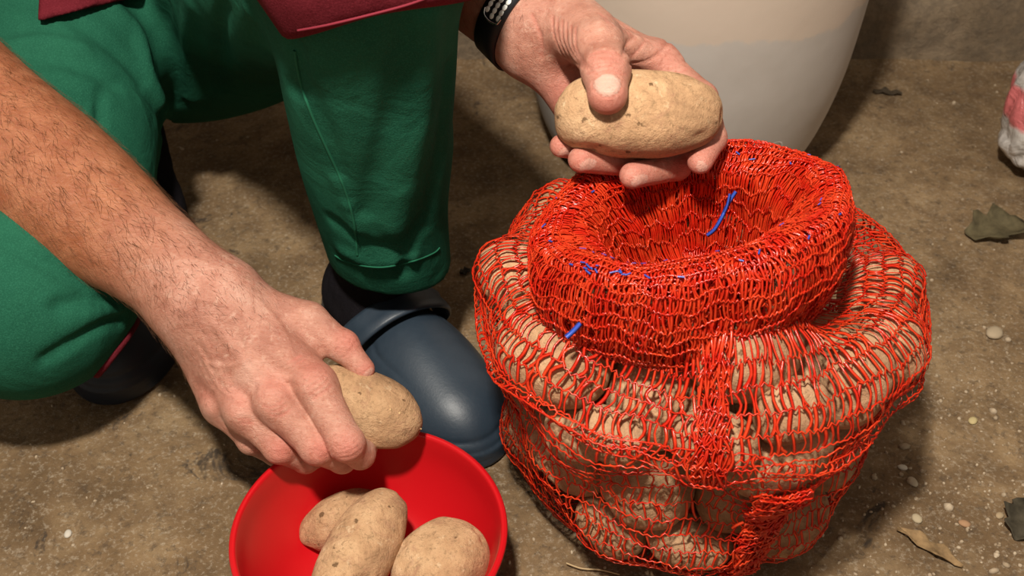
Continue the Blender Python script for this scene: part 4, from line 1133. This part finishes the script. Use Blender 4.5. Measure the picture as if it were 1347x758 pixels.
o = mesh_np('white_hole', np.concatenate(VV), np.concatenate(FF), M_white); o.parent = strap_o; o.location = (0, 0, 0); o['label'] = 'white-lined holes'
aE = aT + da * .98
loop = [band_pt(aE - da * .25, -.0085, .0032), band_pt(aE, -.0075, .0034), band_pt(aE + da * .10, -.003, .0036), band_pt(aE + da * .12, .002, .0036), band_pt(aE + da * .05, .0065, .0034), band_pt(aE - da * .18, .0085, .0032)]
V, F = tube_np(smooth_path(loop, 30), .0008, 6); o = mesh_np('keeper_loop', V, F, M_steel); o.parent = WS; sub2(o); o['label'] = 'shiny steel loop'
aW = aT + math.pi
VV = []
o = band_grid(aW - .5, aW + .5, 14, -.018, .018, .002, .009, 'watch_case', M_strap, WS); sub2(o)

tick('DEBRIS')
# ================================================================== DEBRIS AND SMALL THINGS
def crumple(name, c, r, seed, mat, amp, sub_=5, sc_=(1, 1, 1)):
    V, F = ico(sub_); f1_, f2_ = Fld(seed, 12, 3.5), Fld(seed + 1, 14, 9.); Vq = V.astype(np.float32)
    rad = 1 + amp * np.abs(f1_(Vq)) * .5 + amp * .45 * np.abs(f2_(Vq)); p = V * rad[:, None] * np.array(r)
    p[:, 2] = np.where(p[:, 2] < 0, p[:, 2] * .35, p[:, 2]); z0 = p[:, 2].min(); p[:, 2] -= z0 + .0
    o = mesh_np(name, p, F, mat, False); o.location = tuple(c); return o
m, nt, b = new_mat('printed_sack_plastic'); Pq = obj_pos(nt)
sx = nt.nodes.new('ShaderNodeSeparateXYZ'); nt.links.new(Pq, sx.inputs[0])
c = mix(nt, ramp(nt, noise(nt, 30, 4, .6, .5, Pq), [(.4, G3(0)), (.55, G3(1))]), (.34, .31, .28), (.60, .56, .52))
wv_ = nt.nodes.new('ShaderNodeMath'); wv_.operation = 'MULTIPLY_ADD'; wv_.inputs[1].default_value = .05; nt.links.new(noise(nt, 18, 3, .5, .5, Pq), wv_.inputs[0]); nt.links.new(sx.outputs[2], wv_.inputs[2])
c = mix(nt, ramp(nt, wv_.outputs[0], [(.095, G3(0)), (.100, G3(1)), (.135, G3(1)), (.140, G3(0))]), c, (.62, .16, .16))
nt.links.new(c, b.inputs['Base Color']); b.inputs['Roughness'].default_value = .4
bump(nt, b, noise(nt, 45, 4, .6, 1.2, Pq), .7, .008)
sk = crumple('plastic_sack', Z(1372, 225, 0), (.055, .050, .125), 5, m, .22, 5); tag(sk, 'crumpled white and pink printed plastic sack standing on the floor at the right picture edge', 'sack')
for p_ in sk.data.polygons: p_.use_smooth = True
def leaf(px, py, ln, wd, ang, col, label, curl=.3, seed=0, name='dry_leaf'):
    n, m_ = 12, 7; V = []; r_ = np.random.default_rng(seed)
    for i in range(n):
        t_ = i / (n - 1); ww = wd * math.sin(math.pi * min(1, t_ * .92 + .06)) ** .7 * (1 + .25 * math.sin(t_ * 19 + seed))
        for j in range(m_):
            s_ = j / (m_ - 1) * 2 - 1; V.append(((t_ - .5) * ln, s_ * ww, .0035 + curl * ww * s_ * s_ + .0018 * math.sin(t_ * 13 + s_ * 3 + seed)))
    V = np.array(V); F = np.array([[i * m_ + j, (i + 1) * m_ + j, (i + 1) * m_ + j + 1, i * m_ + j + 1] for i in range(n - 1) for j in range(m_ - 1)])
    o = mesh_np(name, V, F, mat_plain('leaf_dry', col, .8, .2, 200, .4, .001, tuple(c * .5 for c in col), 60))
    md_ = o.modifiers.new('thick', 'SOLIDIFY'); md_.thickness = .0008
    c_ = Z(px, py, 0); o.location = (c_[0], c_[1], float(ground_z([c_])[0])); o.rotation_euler = (0, 0, math.radians(ang)); tag(o, label, 'leaf' if 'leaf' in name else 'debris'); return o
leaf(1312, 305, .075, .024, 20, (.13, .105, .055), 'olive crumpled dead leaf on the floor below the plastic sack', .5, 2)
leaf(1344, 684, .045, .014, 62, (.085, .07, .045), 'dark dead leaf at the right picture edge near the bottom', .6, 4)
leaf(1167, 123, .036, .006, -12, (.07, .05, .03), 'thin dark leaf scrap on the floor right of the barrel', .3, 6)
leaf(1222, 722, .056, .006, -42, (.33, .21, .10), 'narrow tan straw leaf lying at the lower right of the net bag', .4, 8)
leaf(612, 356, .012, .004, 30, (.07, .055, .04), 'small blackish leaf scrap on the floor between trouser leg and net bag', .2, 9)
def stone(px, py, s, seed, col, label):
    V = I2[0] * np.array([1.2, .9, .5]) * s; f_ = Fld(seed, 6, 2.2); V = V * (1 + .14 * f_(I2[0].astype(np.float32)))[:, None]
    o = mesh_np('pebble', V, I2[1], mat_plain('pebble_stone', col, .85, .2, 300, .3, .001)); c_ = Z(px, py, 0); o.location = (c_[0], c_[1], float(ground_z([c_])[0]) + s * .25); o.rotation_euler[2] = seed; tag(o, label, 'pebble'); return o
for i, (px, py, s, lab) in enumerate([(1308, 438, .0085, 'flat buff pebble right of the net bag, halfway down the right edge'), (1201, 632, .0045, 'pale round pebble in the gravel at the lower right of the net bag'), (1189, 613, .0035, 'small white pebble just above the pale round one in the gravel'),
        (1280, 552, .0040, 'lone yellowish pebble on the bare floor right of the net bag'), (1206, 682, .0045, 'oval buff pebble nearest the straw leaf'), (1269, 688, .0040, 'rusty pebble in the gravel right of the straw leaf'), (1317, 676, .0035, 'buff floor chip beside the dark dead leaf'), (88, 700, .0035, 'small whitish pebble on the floor at the lower left')]):
    stone(px, py, s, i + 1, ((.42, .33, .22), (.5, .42, .3), (.6, .55, .45), (.5, .4, .2), (.42, .34, .22), (.38, .22, .12), (.4, .3, .18), (.55, .5, .42))[i], lab)
def rootlet(pts, rad, label, z=.003):
    p = smooth_path([Z(x, y, z) for x, y in pts], 24); c = p.mean(0); V, F = tube_np(p - c, rad, 6); o = mesh_np('rootlet', V, F, mat_plain('root', (.50, .36, .20), .8, .2)); o.location = tuple(float(x) for x in c); tag(o, label, 'root')
rootlet([(745, 741), (765, 748), (790, 750), (815, 756)], .0006, 'thin pale curling rootlet on the floor under the front of the net bag')
rootlet([(722, 645), (726, 652), (730, 660), (729, 668)], .0010, 'short whitish rootlet beside the lower left of the net bag')
tick('end')
